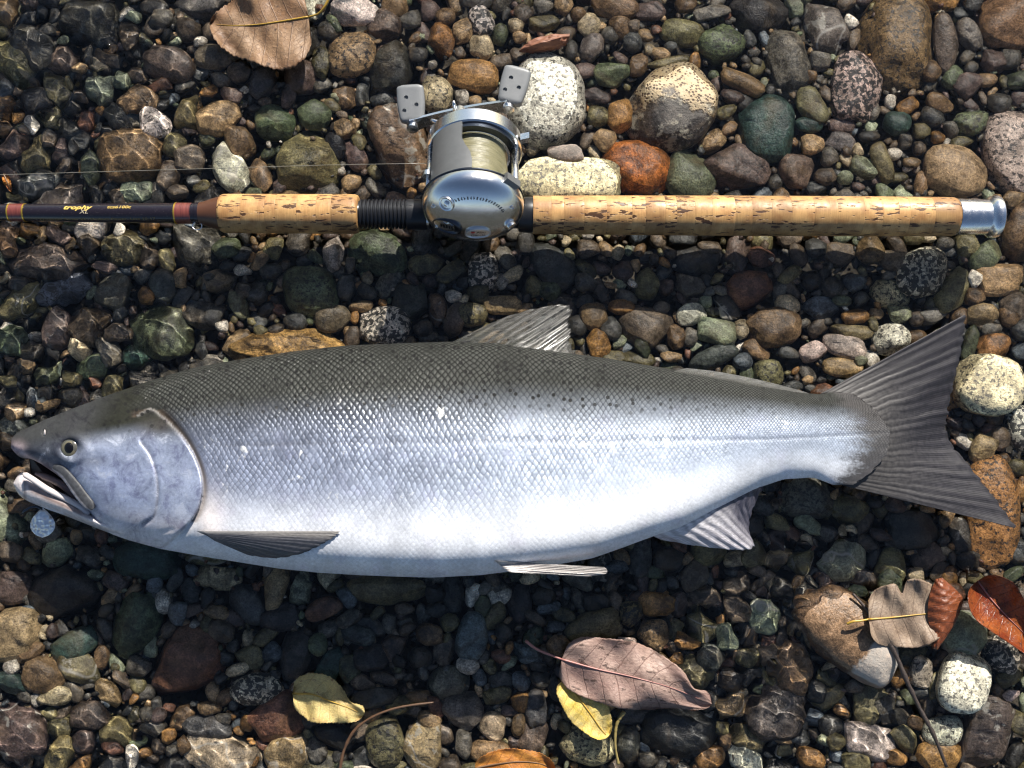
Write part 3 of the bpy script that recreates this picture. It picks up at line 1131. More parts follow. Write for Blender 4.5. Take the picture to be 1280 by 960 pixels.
it_a, it_b = [], []
for i, q in enumerate(rest):
    x, y, zc, a, b, c, ro = place(q)
    col = np.array(PAL[q['col']][0]) * (0.7 + 0.5 * RNG.random())
    big = max(q['w'], q['h'])
    sub = 3 if big > 30 else 2 if (big > 13 or q['hid']) else 1
    (it_a if i % 2 else it_b).append((x, y, zc, a, b, c, ro, col, sub))
for i in range(6000):   # fine grit lying deeper, seen in the gaps
    px, py = RNG.random() * 1360 - 40, RNG.random() * 1040 - 40
    if in_poly(px, py, FISH_BOX):
        continue
    s = (3.5 + 9 * RNG.random() ** 2) * 0.0006
    p = P(px, py, -0.02)
    col = np.array(PAL[FCOL[RNG.integers(len(FCOL))]][0]) * (0.7 + 0.6 * RNG.random())
    it_b.append((p.x, p.y, -0.023 + 0.008 * RNG.random() - 0.010 * float(np.clip(ripple_amp(px, py) - 0.15, 0, 1)), s * 0.65, s * 0.5, s * 0.4, RNG.random() * 3, col, 1))
gravel('gravel', it_a, GRAVEL_M, 'mottled small pebbles filling the gaps between the river stones')
gravel('fine_gravel', it_b, GRAVEL_P, 'plain small pebbles and grit filling the gaps between the river stones')

# ------------------------------------------------------------------ the water: one rippled sheet over the bed
WX, WY, STEP = 0.46, 0.36, 0.0015
nx_, ny_ = int(2 * WX / STEP) + 1, int(2 * WY / STEP) + 1
gx, gy = np.meshgrid(np.linspace(-WX, WX, nx_), np.linspace(-WY, WY, ny_), indexing='ij')
sc0 = 1 / MMPX(0)
ppx, ppy = 640 + gx * sc0, 480 - gy * sc0
hgt = np.zeros_like(gx)
for i in range(40):
    lam = 0.0072 + 0.016 * RNG.random() ** 1.4
    th = 0.6 + RNG.normal() * 0.85
    kx, ky = math.cos(th) * 2 * math.pi / lam, math.sin(th) * 2 * math.pi / lam
    ph = RNG.random() * 6.28
    wob = 0.6 * np.sin(gx * 31 + i) + 0.6 * np.sin(gy * 37 + 2 * i)
    hgt += (lam / 0.018) ** 1.7 * np.sin(kx * gx + ky * gy + ph + wob)
hgt *= 0.00027 * ripple_amp(ppx, ppy)
edge = np.minimum(sstep(WX, WX - 0.05, np.abs(gx)), sstep(WY, WY - 0.05, np.abs(gy)))
hgt = hgt * edge
Vw = np.stack([gx, gy, WATER_Z + hgt], -1).reshape(-1, 3)
Fw = grid_faces(nx_, ny_)[:, ::-1]
n0 = len(Vw)
B = 7.5
ring = [(-B, -B), (B, -B), (B, B), (-B, B), (-WX, -WY), (WX, -WY), (WX, WY), (-WX, WY)]
Vw = np.concatenate([Vw, [(a, b, WATER_Z) for a, b in ring]])
Fr = np.array([[0, 1, 5, 4], [1, 2, 6, 5], [2, 3, 7, 6], [3, 0, 4, 7]]) + n0
me = new_mesh('water', Vw, np.concatenate([Fw, Fr]))
k = NT('water')
p = k.principled(Base_Color=(1, 1, 1), Roughness=0.0)
p.inputs['IOR'].default_value = 1.333
p.inputs['Transmission Weight'].default_value = 1.0
WATER = k.done(p)
water = link('water', me, WATER, receiver=False)
water.cycles.is_caustics_caster = True
tag(water, 'clear shallow rippled river water over the stones', None, None, 'structure')

# ------------------------------------------------------------------ the fish: lying on its right side, head to the left
ZF = 0.040                      # height of its middle plane
TOPP = [(14, 549), (18, 543), (25, 539), (40, 532), (60, 523), (100, 507), (140, 492), (170, 482), (200, 472), (240, 460), (300, 449), (360, 440), (430, 432),
        (500, 429), (560, 427), (620, 429), (680, 436), (715, 442), (760, 448), (800, 455), (850, 463), (900, 472), (950, 482), (1000, 491), (1030, 493), (1060, 490), (1112, 492)]
BOTP = [(14, 560), (20, 568), (28, 573), (38, 573), (50, 579), (75, 596), (95, 617), (110, 640), (124, 659), (140, 668), (160, 675), (200, 686), (250, 695), (300, 703), (350, 711), (400, 716), (450, 719),
        (500, 721), (540, 722), (600, 719), (640, 714), (700, 705), (740, 698), (780, 684), (815, 671), (850, 660), (900, 636), (950, 609), (980, 599), (1015, 597), (1040, 602), (1070, 606), (1112, 606)]
THICK = [(14, 6), (20, 11), (30, 15), (60, 19), (100, 26), (150, 32), (200, 37), (250, 41), (320, 45), (420, 47), (540, 47), (640, 45), (720, 41), (800, 35), (900, 27), (1000, 18), (1040, 12), (1070, 7.5), (1095, 3.6), (1112, 0.8)]


def smooth_interp(pts, xs, wdt=9):
    p = np.array(pts, float)
    fine = np.arange(p[0, 0], p[-1, 0] + 1)
    v = np.interp(fine, p[:, 0], p[:, 1])
    ker = np.hanning(2 * wdt + 1)
    ker /= ker.sum()
    lead = 2 * v[0] - v[wdt:0:-1]
    tail = 2 * v[-1] - v[-2:-wdt - 2:-1]
    return np.interp(xs, fine, np.convolve(np.concatenate([lead, v, tail]), ker, 'valid'))


def fish_sec(x):
    x = np.asarray(x, float)
    return smooth_interp(TOPP, x), smooth_interp(BOTP, x, 7), smooth_interp(THICK, x, 12) * 0.001


def seg_dist(px, py, poly):
    """signed distance to an open polyline: negative on its left when walking downwards (towards the snout)"""
    best = np.full(px.shape, 1e9)
    sgn = np.ones(px.shape)
    for (x0, y0), (x1, y1) in zip(poly[:-1], poly[1:]):
        dx, dy = x1 - x0, y1 - y0
        t = np.clip(((px - x0) * dx + (py - y0) * dy) / (dx * dx + dy * dy), 0, 1)
        d = np.hypot(px - x0 - t * dx, py - y0 - t * dy)
        s = np.where((px - x0) * dy - (py - y0) * dx > 0, 1.0, -1.0)
        m = d < best
        best = np.where(m, d, best)
        sgn = np.where(m, s, sgn)
    return best * sgn


GILL = catmull([(172, 519), (188, 511), (202, 520), (216, 533), (233, 553), (245, 575), (252, 598), (252, 620), (246, 640), (234, 656), (220, 670), (206, 682)], 60)
PREOP = catmull([(176, 553), (187, 568), (194, 588), (197, 610), (196, 630), (192, 645), (178, 655)], 40)
JAWL = catmull([(28, 628), (60, 640), (110, 658), (150, 666), (190, 668), (215, 662)], 30)


def fish_detail(px, py):
    g = seg_dist(px, py, GILL)
    dz = 0.0026 * np.exp(-np.maximum(-g, 0) / 26.0) * sstep(1.5, -1.5, g) * sstep(500, 520, py)
    dz = dz - 0.0032 * np.exp(-(np.maximum(g - 1, 0) / 5.0) ** 2) * (g > 0) * sstep(505, 525, py)
    q = seg_dist(px, py, PREOP)
    dz = dz + 0.0012 * np.exp(-np.maximum(-q, 0) / 10.0) * sstep(1, -1.2, q) * (np.abs(q) < 60)
    dz = dz - 0.0010 * np.exp(-(q / 2.6) ** 2)
    j = seg_dist(px, py, JAWL)
    dz = dz - 0.0007 * np.exp(-(j / 2.2) ** 2)
    e = np.hypot((px - 88) / 1.1, py - 560)
    dz = dz + 0.0022 * np.exp(-((e - 16) / 6.0) ** 2) - 0.0022 * sstep(13, 6, e)
    dz = dz + 0.0012 * np.exp(-((px - 122) / 18.0) ** 2 - ((py - 560) / 9.0) ** 2)
    n = np.hypot((px - 55) / 0.6, (py - 541))
    dz = dz - 0.0016 * sstep(6, 2, n)
    # folded skin at the breast behind the gill cover and at the pectoral base
    b = np.hypot((px - 268) / 1.0, (py - 645) / 1.6)
    dz = dz - 0.0016 * np.exp(-(b / 16) ** 2)
    ll = np.interp(px, [255, 640, 960, 1110], [556, 551, 549, 541])
    dz = dz - 0.00035 * np.exp(-((py - ll) / 2.2) ** 2) * sstep(250, 270, px)
    return dz


def sec_prof(s, px):
    """cross-section: rounder at the back, fuller and flatter towards the belly"""
    e = np.where(s > 0, 2.2, 2.2 + 4.6 * sstep(150, 330, px) * sstep(980, 780, px))
    return np.sqrt(np.maximum(1 - np.abs(s) ** e, 0)) ** 0.95


def roll_z(px, py):
    """it lies rolled a little, belly higher than back"""
    return (np.asarray(py, float) - 575) * 0.000085 * (0.35 + 0.65 * sstep(120, 320, px)) * (0.25 + 0.75 * sstep(1000, 780, px))


def body_top_z(px, py):
    px, py = np.asarray(px, float), np.asarray(py, float)
    t, b, th = fish_sec(px)
    s = np.clip(((t + b) / 2 - py) / np.maximum((b - t) / 2, 1e-3), -1, 1)
    return ZF + roll_z(px, py) + th * sec_prof(s, px) + fish_detail(px, py)


xs = np.concatenate([np.linspace(14, 270, 175)[:-1], np.linspace(270, 1112, 270)])
NTH = 200
tt, bb, th = fish_sec(xs)
ang = np.linspace(0, 2 * math.pi, NTH, endpoint=False)
s = np.cos(ang)
X = np.repeat(xs[:, None], NTH, 1)
Sg = np.repeat(s[None], len(xs), 0)
COLX = X.copy()
X = X - 46 * Sg ** 2 * sstep(1010, 1112, X) - (1.6 * np.sin(ang * 19)[None] * np.sin(ang * 7 + 1)[None]) * sstep(1095, 1112, X)                       # the scaled part ends in an arc at the tail
yt, yb = np.repeat(tt[:, None], NTH, 1), np.repeat(bb[:, None], NTH, 1)
Y = (yt + yb) / 2 - Sg * (yb - yt) / 2
up = np.sin(ang)[None] >= 0
prof = sec_prof(Sg, X)
Z = th[:, None] * prof
detail = fish_detail(X, Y)
wdet = sstep(0.0, 0.35, prof)
Zw = np.where(up, ZF + Z + detail * wdet, ZF - Z * 0.98) + roll_z(X, Y)
V = PN(X, Y, Zw).reshape(-1, 3)
F = grid_faces(len(xs), NTH, True)
me = new_mesh('fish_body', V, F)
# pigment: olive back, silver flank, white belly, blue-grey cheek
Xf, Yf, Sf = X.ravel(), Y.ravel(), Sg.ravel()
rel = (1 - Sf) / 2                                                # 0 back edge .. 1 belly edge
back = np.array([.022, .023, .021])
fx = sstep(330, 760, Xf)[:, None]
flank = np.array([.27, .305, .40]) * (1 - fx) + np.array([.42, .475, .57]) * fx
belly = np.array([.74, .76, .80])
t1 = sstep(0.17, 0.52, rel + 0.07 * sstep(450, 900, Xf))[:, None]
t2 = sstep(0.60, 0.92, rel)[:, None]
rgb = back * (1 - t1) + flank * t1
rgb = rgb * (1 - t2) + belly * t2
metal = 0.10 + 0.52 * sstep(0.15, 0.42, rel) - 0.44 * sstep(0.48, 0.78, rel) - 0.16 * sstep(500, 850, Xf)
gd = seg_dist(Xf, Yf, GILL)
head = sstep(4, -3, gd) * sstep(300, 250, Xf) * (Xf < 256)
upm = sstep(526, 506, Yf)
head = np.where(Xf < 172, 1.0, head) * (1 - upm) + sstep(214, 150, Xf + 6 * np.sin(Yf * .35)) * upm
headline = np.interp(Xf, [14, 60, 120, 190, 240], [556, 545, 536, 526, 534])
hb = sstep(-4, 34, Yf - headline)[:, None]
crown = np.array([.020, .021, .016])
cheek = np.array([.36, .41, .54])
hc = crown * (1 - hb) + cheek * hb
sn = (sstep(128, 80, Xf + (Yf - 560) * 0.5) * 0.72)[:, None]
hc = hc * (1 - sn) + np.array([.042, .044, .048]) * sn
lowh = sstep(620, 668, Yf + (Xf - 120) * -0.12)[:, None]
hc = hc * (1 - lowh) + np.array([.74, .70, .70]) * lowh
dpatch = (np.exp(-((Xf - 198) / 22) ** 2 - ((Yf - 533) / 12) ** 2) * 0.85 + np.exp(-((Xf - 118) / 20) ** 2 - ((Yf - 577) / 7) ** 2) * 0.5)[:, None]
hc = hc * (1 - dpatch) + np.array([.07, .065, .055]) * dpatch
bluep = (np.exp(-((Xf - 140) / 34) ** 2 - ((Yf - 598) / 26) ** 2) * 0.35)[:, None]
hc = hc * (1 - bluep) + np.array([.30, .36, .56]) * bluep
lip = np.exp(-((Xf - 20) / 10) ** 2 - ((Yf - 561) / 8) ** 2)[:, None]
hc = hc * (1 - lip) + np.array([.62, .50, .50]) * lip
gum = (np.exp(-((Yf - np.interp(Xf, [20, 50, 75, 95], [561, 581, 600, 620])) / 3.5) ** 2) * (Xf < 100) * 0.8)[:, None]
hc = hc * (1 - gum) + np.array([.55, .46, .46]) * gum
rgb = rgb * (1 - head[:, None]) + hc * head[:, None]
metal = metal * (1 - head) + (0.42 * hb[:, 0] * (1 - lowh[:, 0])) * head
edgew = (np.exp(-(np.minimum(gd, 0) / 1.8) ** 2) * (gd < 1.0) * (Yf > 508) * (np.abs(Xf - 215) < 60))[:, None]
rgb = rgb * (1 - 0.25 * edgew) + np.array([.60, .57, .55]) * 0.25 * edgew
slit_shade = (np.exp(-((gd - 3.5) / 4.0) ** 2) * (gd > 0) * (Yf < 652) * (Yf > 512) * (Xf < 275))[:, None]
rgb = rgb * (1 - 0.93 * slit_shade) + np.array([.055, .042, .032]) * 0.93 * slit_shade  # shadow line behind the gill cover, painted into the skin colour
metal = metal * (1 - slit_shade[:, 0])
groove = (np.exp(-(seg_dist(Xf, Yf, PREOP) / 1.8) ** 2))[:, None]
rgb = rgb * (1 - 0.6 * groove) + np.array([.10, .09, .09]) * 0.6 * groove
breast = np.exp(-((Xf - 262) / 20) ** 2 - ((Yf - 650) / 34) ** 2)[:, None] * (gd > 2)[:, None]
rgb = rgb * (1 - 0.8 * breast) + np.array([.70, .64, .62]) * 0.8 * breast
metal = metal * (1 - 0.8 * breast[:, 0])
scal = (1 - head) * sstep(2, 16, gd) * (1 - breast[:, 0]) * (0.22 + 0.78 * sstep(0.86, 0.50, rel))
scal = np.where(Xf > 300, np.maximum(scal, 0.10), scal)
scal *= np.clip(1.0 - 0.45 * sstep(520, 900, Xf) * sstep(0.38, 0.5, rel), 0.1, 1)
spot = sstep(0.34, 0.22, rel) * sstep(90, 190, Xf) * (0.35 + 0.65 * sstep(980, 700, Xf))
jit = np.repeat((8 * np.sin(ang * 15) * np.sin(ang * 5 + 1))[None], len(xs), 0).ravel() + RNG.normal(size=X.size) * 5
tl_ = sstep(1046, 1096, COLX.ravel() + jit)
rgb = rgb * (1 - (0.98 * tl_)[:, None]) + np.array([.062, .058, .058]) * (0.98 * tl_)[:, None]
metal = metal * (1 - 0.9 * tl_)
llv = np.interp(Xf, [255, 640, 960, 1110], [556, 551, 549, 541])
lat = (np.exp(-((Yf - llv) / 1.9) ** 2) * (Xf > 262) * 0.26)[:, None]
rgb = rgb * (1 - lat) + np.array([.10, .10, .11]) * lat
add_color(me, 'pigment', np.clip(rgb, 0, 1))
add_float(me, 'metal', np.clip(metal, 0, 1))
add_float(me, 'scales', np.clip(scal, 0, 1))
add_float(me, 'dark', np.clip(sstep(0.44, 0.20, rel) * (1 - head) + (1 - hb[:, 0] * (1 - sn[:, 0])) * head, 0, 1))
add_float(me, 'dots', np.clip(sstep(0.44, 0.20, rel) * (1 - head) * (1 - sstep(480, 640, Xf)), 0, 1))
add_float(me, 'head', head)
add_float(me, 'spots', np.clip(spot, 0, 1))
hh = (bb - tt)
Uc = np.concatenate([[0], np.cumsum(np.diff(xs) / (7.9 * (np.clip(hh, 60, 400)[1:] / 290) ** 0.75))])
Vc = 35 * np.minimum(ang, 2 * math.pi - ang) / math.pi
add_uv(me, 'sc', np.stack([np.repeat(Uc[:, None], NTH, 1), np.repeat(Vc[None], len(xs), 0)], -1).reshape(-1, 2))
add_uv(me, 'px', np.stack([X / 100, Y / 100], -1).reshape(-1, 2))

k = NT('fish_skin')
uv = k.node('UVMap', uv_map='sc').outputs[0]
px = k.node('UVMap', uv_map='px').outputs[0]
warp = k.noise(px, 2.2, 2, 0.5, uv=True)
sp = k.node('SeparateXYZ')
k.put(sp.inputs[0], uv)
warp2 = k.noise(k.vmath('ADD', px, (31.0, 17.0, 0.0)), 1.7, 3, 0.5, uv=True)
warp3 = k.noise(px, 9, 2, 0.5, uv=True)
u_ = k.math('ADD', sp.outputs[0], k.math('ADD', k.math('MULTIPLY', warp, 1.6), k.math('MULTIPLY', warp3, 0.35)))
v_ = k.math('ADD', sp.outputs[1], k.math('ADD', k.math('MULTIPLY', warp2, 1.4), k.math('MULTIPLY', warp3, 0.25)))
pa, qa = k.math('ADD', u_, v_), k.math('SUBTRACT', u_, v_)
fp, fq = k.math('FRACT', pa), k.math('FRACT', qa)
tp = k.math('ABSOLUTE', k.math('SUBTRACT', k.math('MULTIPLY', fp, 2), 1))
tq = k.math('ABSOLUTE', k.math('SUBTRACT', k.math('MULTIPLY', fq, 2), 1))
rr_ = k.math('POWER', k.math('ADD', k.math('POWER', tp, 3.0), k.math('POWER', tq, 3.0)), 0.3333)   # rounded cells
line = k.ramp(rr_, 0.70, 1.02)
dome = k.math('SUBTRACT', 1.0, k.math('MINIMUM', k.math('POWER', rr_, 2.0), 1.0))
tilt = k.math('MULTIPLY', k.math('ADD', fp, fq), 0.5)
cell = k.node('CombineXYZ')
k.put(cell.inputs[0], k.math('FLOOR', pa))
k.put(cell.inputs[1], k.math('FLOOR', qa))
wn = k.node('TexWhiteNoise', noise_dimensions='2D')
k.put(wn.inputs['Vector'], cell.outputs[0])
rn = wn.outputs['Value']
scl = k.math('MULTIPLY', k.attr('scales', 2), k.ramp(k.noise(px, 1.3, 5, 0.7, uv=True), 0.34, 0.56, 0.35, 1.0))
pig = k.attr('pigment', 0)
mt = k.attr('metal', 2)
blot = k.noise(px, 2.1, 6, 0.66, uv=True)
fine = k.noise(px, 26, 4, 0.7, uv=True)
lm = k.math('MULTIPLY', k.math('MULTIPLY', line, scl), k.ramp(blot, 0.3, 0.7, 0.45, 0.95))
col = k.mix(1.0, pig, k.ramp(blot, 0.25, 0.75, 0.78, 1.18), 'MULTIPLY')
hd = k.ramp(k.attr('head', 2), 0.3, 0.7)
cloud = k.noise(px, 4.5, 6, 0.7, 0.6, uv=True)
col = k.mix(k.math('MULTIPLY', hd, k.ramp(cloud, 0.48, 0.66, 0, 0.75)), col, k.mix(1.0, col, (0.42, 0.40, 0.50), 'MULTIPLY'))
col = k.mix(k.math('MULTIPLY', k.math('MULTIPLY', hd, k.ramp(mt, 0.08, 0.3)), k.ramp(cloud, 0.46, 0.34, 0, 0.5)), col, (0.62, 0.66, 0.76))
scr = k.node('Mapping')
scr.inputs['Scale'].default_value = (1.0, 0.16, 1.0)
scr.inputs['Rotation'].default_value = (0, 0, 0.5)
k.put(scr.inputs[0], px)
col = k.mix(k.math('MULTIPLY', hd, k.ramp(k.noise(scr, 26, 2, 0.5, uv=True), 0.70, 0.78, 0, 0.0)), col, (0.6, 0.6, 0.64))
col = k.mix(1.0, col, k.ramp(fine, 0.2, 0.8, 0.82, 1.16), 'MULTIPLY')
col = k.mix(k.math('MULTIPLY', scl, 0.55), col, k.mix(1.0, col, k.ramp(rn, 0, 1, 0.74, 1.26), 'MULTIPLY'))
col = k.mix(k.ramp(k.noise(px, 2.7, 3, uv=True), 0.52, 0.72, 0, 0.22), col, k.mix(1.0, col, (0.92, 0.82, 1.0), 'MULTIPLY'))
# pale centres on the dark back scales
col = k.mix(k.math('MULTIPLY', k.math('MULTIPLY', dome, scl), k.ramp(mt, 0.2, 0.5, 0.16, 0.0)), col, (0.24, 0.25, 0.23))
col = k.mix(k.math('MULTIPLY', lm, 0.86), col, k.mix(1.0, col, (0.16, 0.16, 0.17), 'MULTIPLY'))
vs = k.voro(px, 7.2, dim='2D', uv=True)
vr = k.node('SeparateXYZ')
k.put(vr.inputs[0], vs.outputs['Color'])
gl = k.math('MULTIPLY', k.math('MULTIPLY', k.ramp(k.noise(px, 3.4, 5, 0.72, 0.5, uv=True), 0.60, 0.68), k.ramp(rn, 0.35, 0.6)), k.math('MULTIPLY', k.ramp(mt, 0.15, 0.4), k.math('SUBTRACT', 1.0, hd)))
col = k.mix(k.math('MULTIPLY', gl, 0.75), col, (0.80, 0.80, 0.78))          # wet glints on the flank, painted as pale scales
spm = k.math('MULTIPLY', k.math('MULTIPLY', k.ramp(vs.outputs['Distance'], 0.13, 0.20, 1, 0), k.math('GREATER_THAN', vr.outputs[0], 0.25)), k.attr('spots', 2))
col = k.mix(k.math('MULTIPLY', spm, 0.93), col, (0.012, 0.012, 0.012))
hgt = k.math('MULTIPLY', k.math('ADD', k.math('MULTIPLY', dome, 0.9), k.math('ADD', k.math('MULTIPLY', tilt, 0.0), k.math('MULTIPLY', rn, 0.12))), scl)
dkm = k.attr('dark', 2)
hgt = k.math('MULTIPLY', hgt, k.ramp(dkm, 0.0, 1.0, 1.0, 4.2))
hgt = k.math('ADD', hgt, k.math('MULTIPLY', fine, 0.28))
nrm = k.bump(hgt, 0.24, 0.0011)
rg = k.math('ADD', k.ramp(fine, 0.2, 0.8, 0.33, 0.48), k.math('ADD', k.math('MULTIPLY', rn, 0.10), k.math('ADD', k.ramp(mt, 0.05, 0.45, 0.14, 0.0), k.math('ADD', k.math('ADD', k.math('MULTIPLY', k.math('MULTIPLY', k.attr('dots', 2), scl), -0.16), k.math('MULTIPLY', k.math('SUBTRACT', dkm, k.attr('dots', 2)), 0.16)), k.math('MULTIPLY', k.math('MULTIPLY', dkm, k.math('SUBTRACT', 1.0, scl)), 0.26)))))
metf = k.math('MULTIPLY', mt, k.math('SUBTRACT', 1.0, k.math('MAXIMUM', k.math('MULTIPLY', lm, 0.8), spm)))
SKIN = k.done(k.principled(Base_Color=col, Metallic=metf, Roughness=rg, Normal=nrm, Coat_Weight=0.10, Coat_Roughness=0.13, Coat_Normal=k.bump(k.math('ADD', hgt, k.math('MULTIPLY', k.noise(px, 11, 4, 0.6, uv=True), 5.0)), 0.5, 0.0012), Specular_IOR_Level=k.ramp(dkm, 0.0, 1.0, 0.30, 0.11)))

fish = empty('salmon', P(600, 580, 0.0))
fish_loc = P(600, 580, 0.0)
tag(fish, 'large silver salmon with open jaw lying on its side across the stones', 'fish')


def fpart(name, me, mat, parent=None):
    o = link(name, me, mat, parent or fish)
    if parent is None or parent is fish:
        o.location = -fish_loc * U
    return o


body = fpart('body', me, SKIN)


def simple_mat(name, col, rough=0.4, metal=0.0, **kw):
    k = NT(name)
    p = k.principled(Base_Color=col, Roughness=rough, Metallic=metal)
    for a, b in kw.items():
        p.inputs[a.replace('_', ' ')].default_value = b
    return k.done(p)


# lower jaw: a trough with pale flesh at its inner edge
JT = [(17, 603), (22, 594), (29, 589), (38, 597), (60, 612), (85, 625), (105, 637), (125, 648), (150, 655), (190, 664)]
JB = [(17, 606), (22, 617), (30, 624), (40, 629), (60, 637), (85, 646), (105, 654), (125, 662), (150, 671), (190, 682)]
jx = np.linspace(17, 190, 90)
jt, jb = smooth_interp(JT, jx, 3), smooth_interp(JB, jx, 3)
jth = np.interp(jx, [17, 24, 40, 80, 120, 190], [3, 8, 12, 18, 22, 24]) * 0.001
NJ = 48
aj = np.linspace(0, 2 * math.pi, NJ, endpoint=False)
cj, sj = np.cos(aj)[None], np.sin(aj)[None]
Yj = (jt + jb)[:, None] / 2 - cj * (jb - jt)[:, None] / 2
Zj = ZF - 0.006 + jth[:, None] * np.sign(sj) * np.abs(sj) ** 0.8
Xj = np.repeat(jx[:, None], NJ, 1)
me = new_mesh('lower_jaw', PN(Xj, Yj, Zj).reshape(-1, 3), grid_faces(len(jx), NJ, True))
rj = ((1 - cj) / 2 + 0 * Xj).ravel()
xj = Xj.ravel()
jc = np.array([.70, .64, .63])[None] * np.ones((len(rj), 1))
strip = (np.exp(-((rj - 0.42) / 0.20) ** 2) * sstep(26, 40, xj) * sstep(120, 96, xj))[:, None]
jc = jc * (1 - 0.92 * strip) + np.array([.13, .085, .075]) * 0.92 * strip
tipd = (np.exp(-((xj - 31) / 2.2) ** 2) * 0.75 * (rj > 0.25))[:, None]
jc = jc * (1 - tipd) + np.array([.12, .08, .08]) * tipd
add_color(me, 'pigment', jc)
k = NT('jaw_skin')
tcn = k.node('TexCoord').outputs['Object']
c = k.mix(1.0, k.attr('pigment', 0), k.ramp(k.noise(tcn, 320, 4), 0.25, 0.75, 0.8, 1.15), 'MULTIPLY')
JAW = k.done(k.principled(Base_Color=c, Roughness=0.3, Normal=k.bump(k.noise(tcn, 500), 0.3, 0.0006), Coat_Weight=0.4, Coat_Roughness=0.15))
jaw = fpart('lower_jaw', me, JAW)
MOUTH = simple_mat('mouth_dark', (0.020, 0.013, 0.012), 0.4)
PALE = simple_mat('gum_pale', (0.62, 0.56, 0.54), 0.3, Coat_Weight=0.3)
TONGUE = simple_mat('tongue_grey', (0.16, 0.12, 0.12), 0.35)
# the far side of the gape, dark, low between the jaws
mp = [(36, 568), (50, 576), (75, 594), (98, 618), (116, 645), (100, 642), (85, 632), (60, 620), (42, 608), (38, 590)]
mv = np.array([tuple(P(a, b, ZF - 0.002 - 0.006 * math.sin(i))) for i, (a, b) in enumerate(mp)])
mv2 = mv - np.array([0, 0, 0.012])
n = len(mp)
fpart('mouth_lining', new_mesh('mouth_lining', np.concatenate([mv, mv2]), [tuple(range(n))[::-1], tuple(range(n, 2 * n))] + [(i, (i + 1) % n, n + (i + 1) % n, n + i) for i in range(n)], False), MOUTH)
fpart('tongue', tube_mesh('tongue', [P(a, b, ZF - 0.001) for a, b in catmull([(44, 592), (56, 596), (70, 602), (88, 614), (102, 630)], 14)],
      [0.0008, 0.0012, .0016, .0026, .0026, .0026, .0026, .0026, .0026, .0026, .0026, .0024, .002, .001], 10), TONGUE)
fpart('gum', tube_mesh('gum', [P(a, b, ZF + 0.008 + 0.0035 * i / 15) for i, (a, b) in enumerate(catmull([(29, 592), (42, 600), (60, 612), (80, 622), (100, 633), (112, 643)], 16))],
      [.0010] + [.0022] * 14 + [.001], 10), PALE)
k = NT('maxilla_skin')
tcn = k.node('TexCoord').outputs['Object']
MAXM = k.done(k.principled(Base_Color=k.mix(1.0, k.attr('pigment', 0), k.ramp(k.noise(tcn, 400, 4), 0.25, 0.75, 0.6, 1.2), 'MULTIPLY'), Roughness=0.5, Specular_IOR_Level=0.25))
# maxilla: the upper lip bone sloping back across the corner of the mouth
mx = catmull([(66, 584), (78, 589), (90, 603), (101, 618), (110, 629), (116, 637)], 26)
wdm = np.interp(np.linspace(0, 1, 26), [0, .15, .5, .85, 1], [2.5, 6.0, 8.0, 7.6, 2.5])
vsx, rgbm = [], []
for i, (a, b) in enumerate(mx):
    d = mx[min(i + 1, 25)] - mx[max(i - 1, 0)]
    nn = np.array([-d[1], d[0]]) / np.hypot(*d)
    z0 = float(body_top_z(min(a + 6, 130), b - 4))
    for j in range(12):
        t = math.pi * 2 * j / 12
        q = np.array([a, b]) + nn * wdm[i] * math.cos(t)
        vsx.append(tuple(P(q[0], q[1], min(z0, ZF + 0.030) - 0.0010 + 0.0018 * math.sin(t))))
        rgbm.append(np.array([.045, .048, .055]) if math.cos(t) < 0.55 else np.array([.36, .35, .38]))
me = new_mesh('maxilla', vsx, [tuple(q) for q in grid_faces(26, 12, True)[:, ::-1].tolist()] + [tuple(range(12)), tuple(range(25 * 12, 26 * 12))[::-1]])
add_color(me, 'pigment', np.array(rgbm))
fpart('maxilla', me, MAXM)


def cap_mesh(name, cx, cy_, rx, ry, z0, h, seg=36, rings=9, power=0.5):
    vs = [tuple(P(cx, cy_, z0 + h))]
    for r in range(1, rings + 1):
        f = r / rings
        for i in range(seg):
            a = 2 * math.pi * i / seg
            vs.append(tuple(P(cx + rx * f * math.cos(a), cy_ + ry * f * math.sin(a), z0 + h * max(1 - f * f, 0) ** power)))
    fs = [(0, 1 + (i + 1) % seg, 1 + i) for i in range(seg)]
    for r in range(rings - 1):
        for i in range(seg):
            a, b = 1 + r * seg + i, 1 + r * seg + (i + 1) % seg
            fs.append((a, b, b + seg, a + seg))
    me = new_mesh(name, vs, fs)
    b = bmesh.new()
    b.from_mesh(me)
    bmesh.ops.recalc_face_normals(b, faces=b.faces)
    if sum(f.normal.z for f in b.faces) < 0:
        bmesh.ops.reverse_faces(b, faces=b.faces)
    b.to_mesh(me)
    b.free()
    return me


ze = float(body_top_z(88, 547)) - 0.0010
k = NT('iris')
tcn = k.node('TexCoord').outputs['Object']
IRIS = k.done(k.principled(Base_Color=k.mix(k.noise(tcn, 900), (.05, .05, .045), (.20, .19, .15)), Roughness=0.2, Metallic=0.4, Coat_Weight=1.0, Coat_Roughness=0.03))
eye = fpart('eye', cap_mesh('eye', 88, 560, 13.5, 13.5, ze - 0.0030, 0.0046), IRIS)
BLACKGLOSS = simple_mat('pupil_black', (0.004, 0.004, 0.005), 0.05)
GOLD = simple_mat('iris_ring', (0.26, 0.23, 0.15), 0.25, 0.6)
pr = fpart('pupil_ring', cap_mesh('pupil_ring', 87, 560.5, 9.6, 10.2, ze - 0.0002, 0.0018), GOLD, eye)
fpart('pupil', cap_mesh('pupil', 86.2, 560, 6.2, 7.2, ze + 0.0007, 0.0016), BLACKGLOSS, eye)
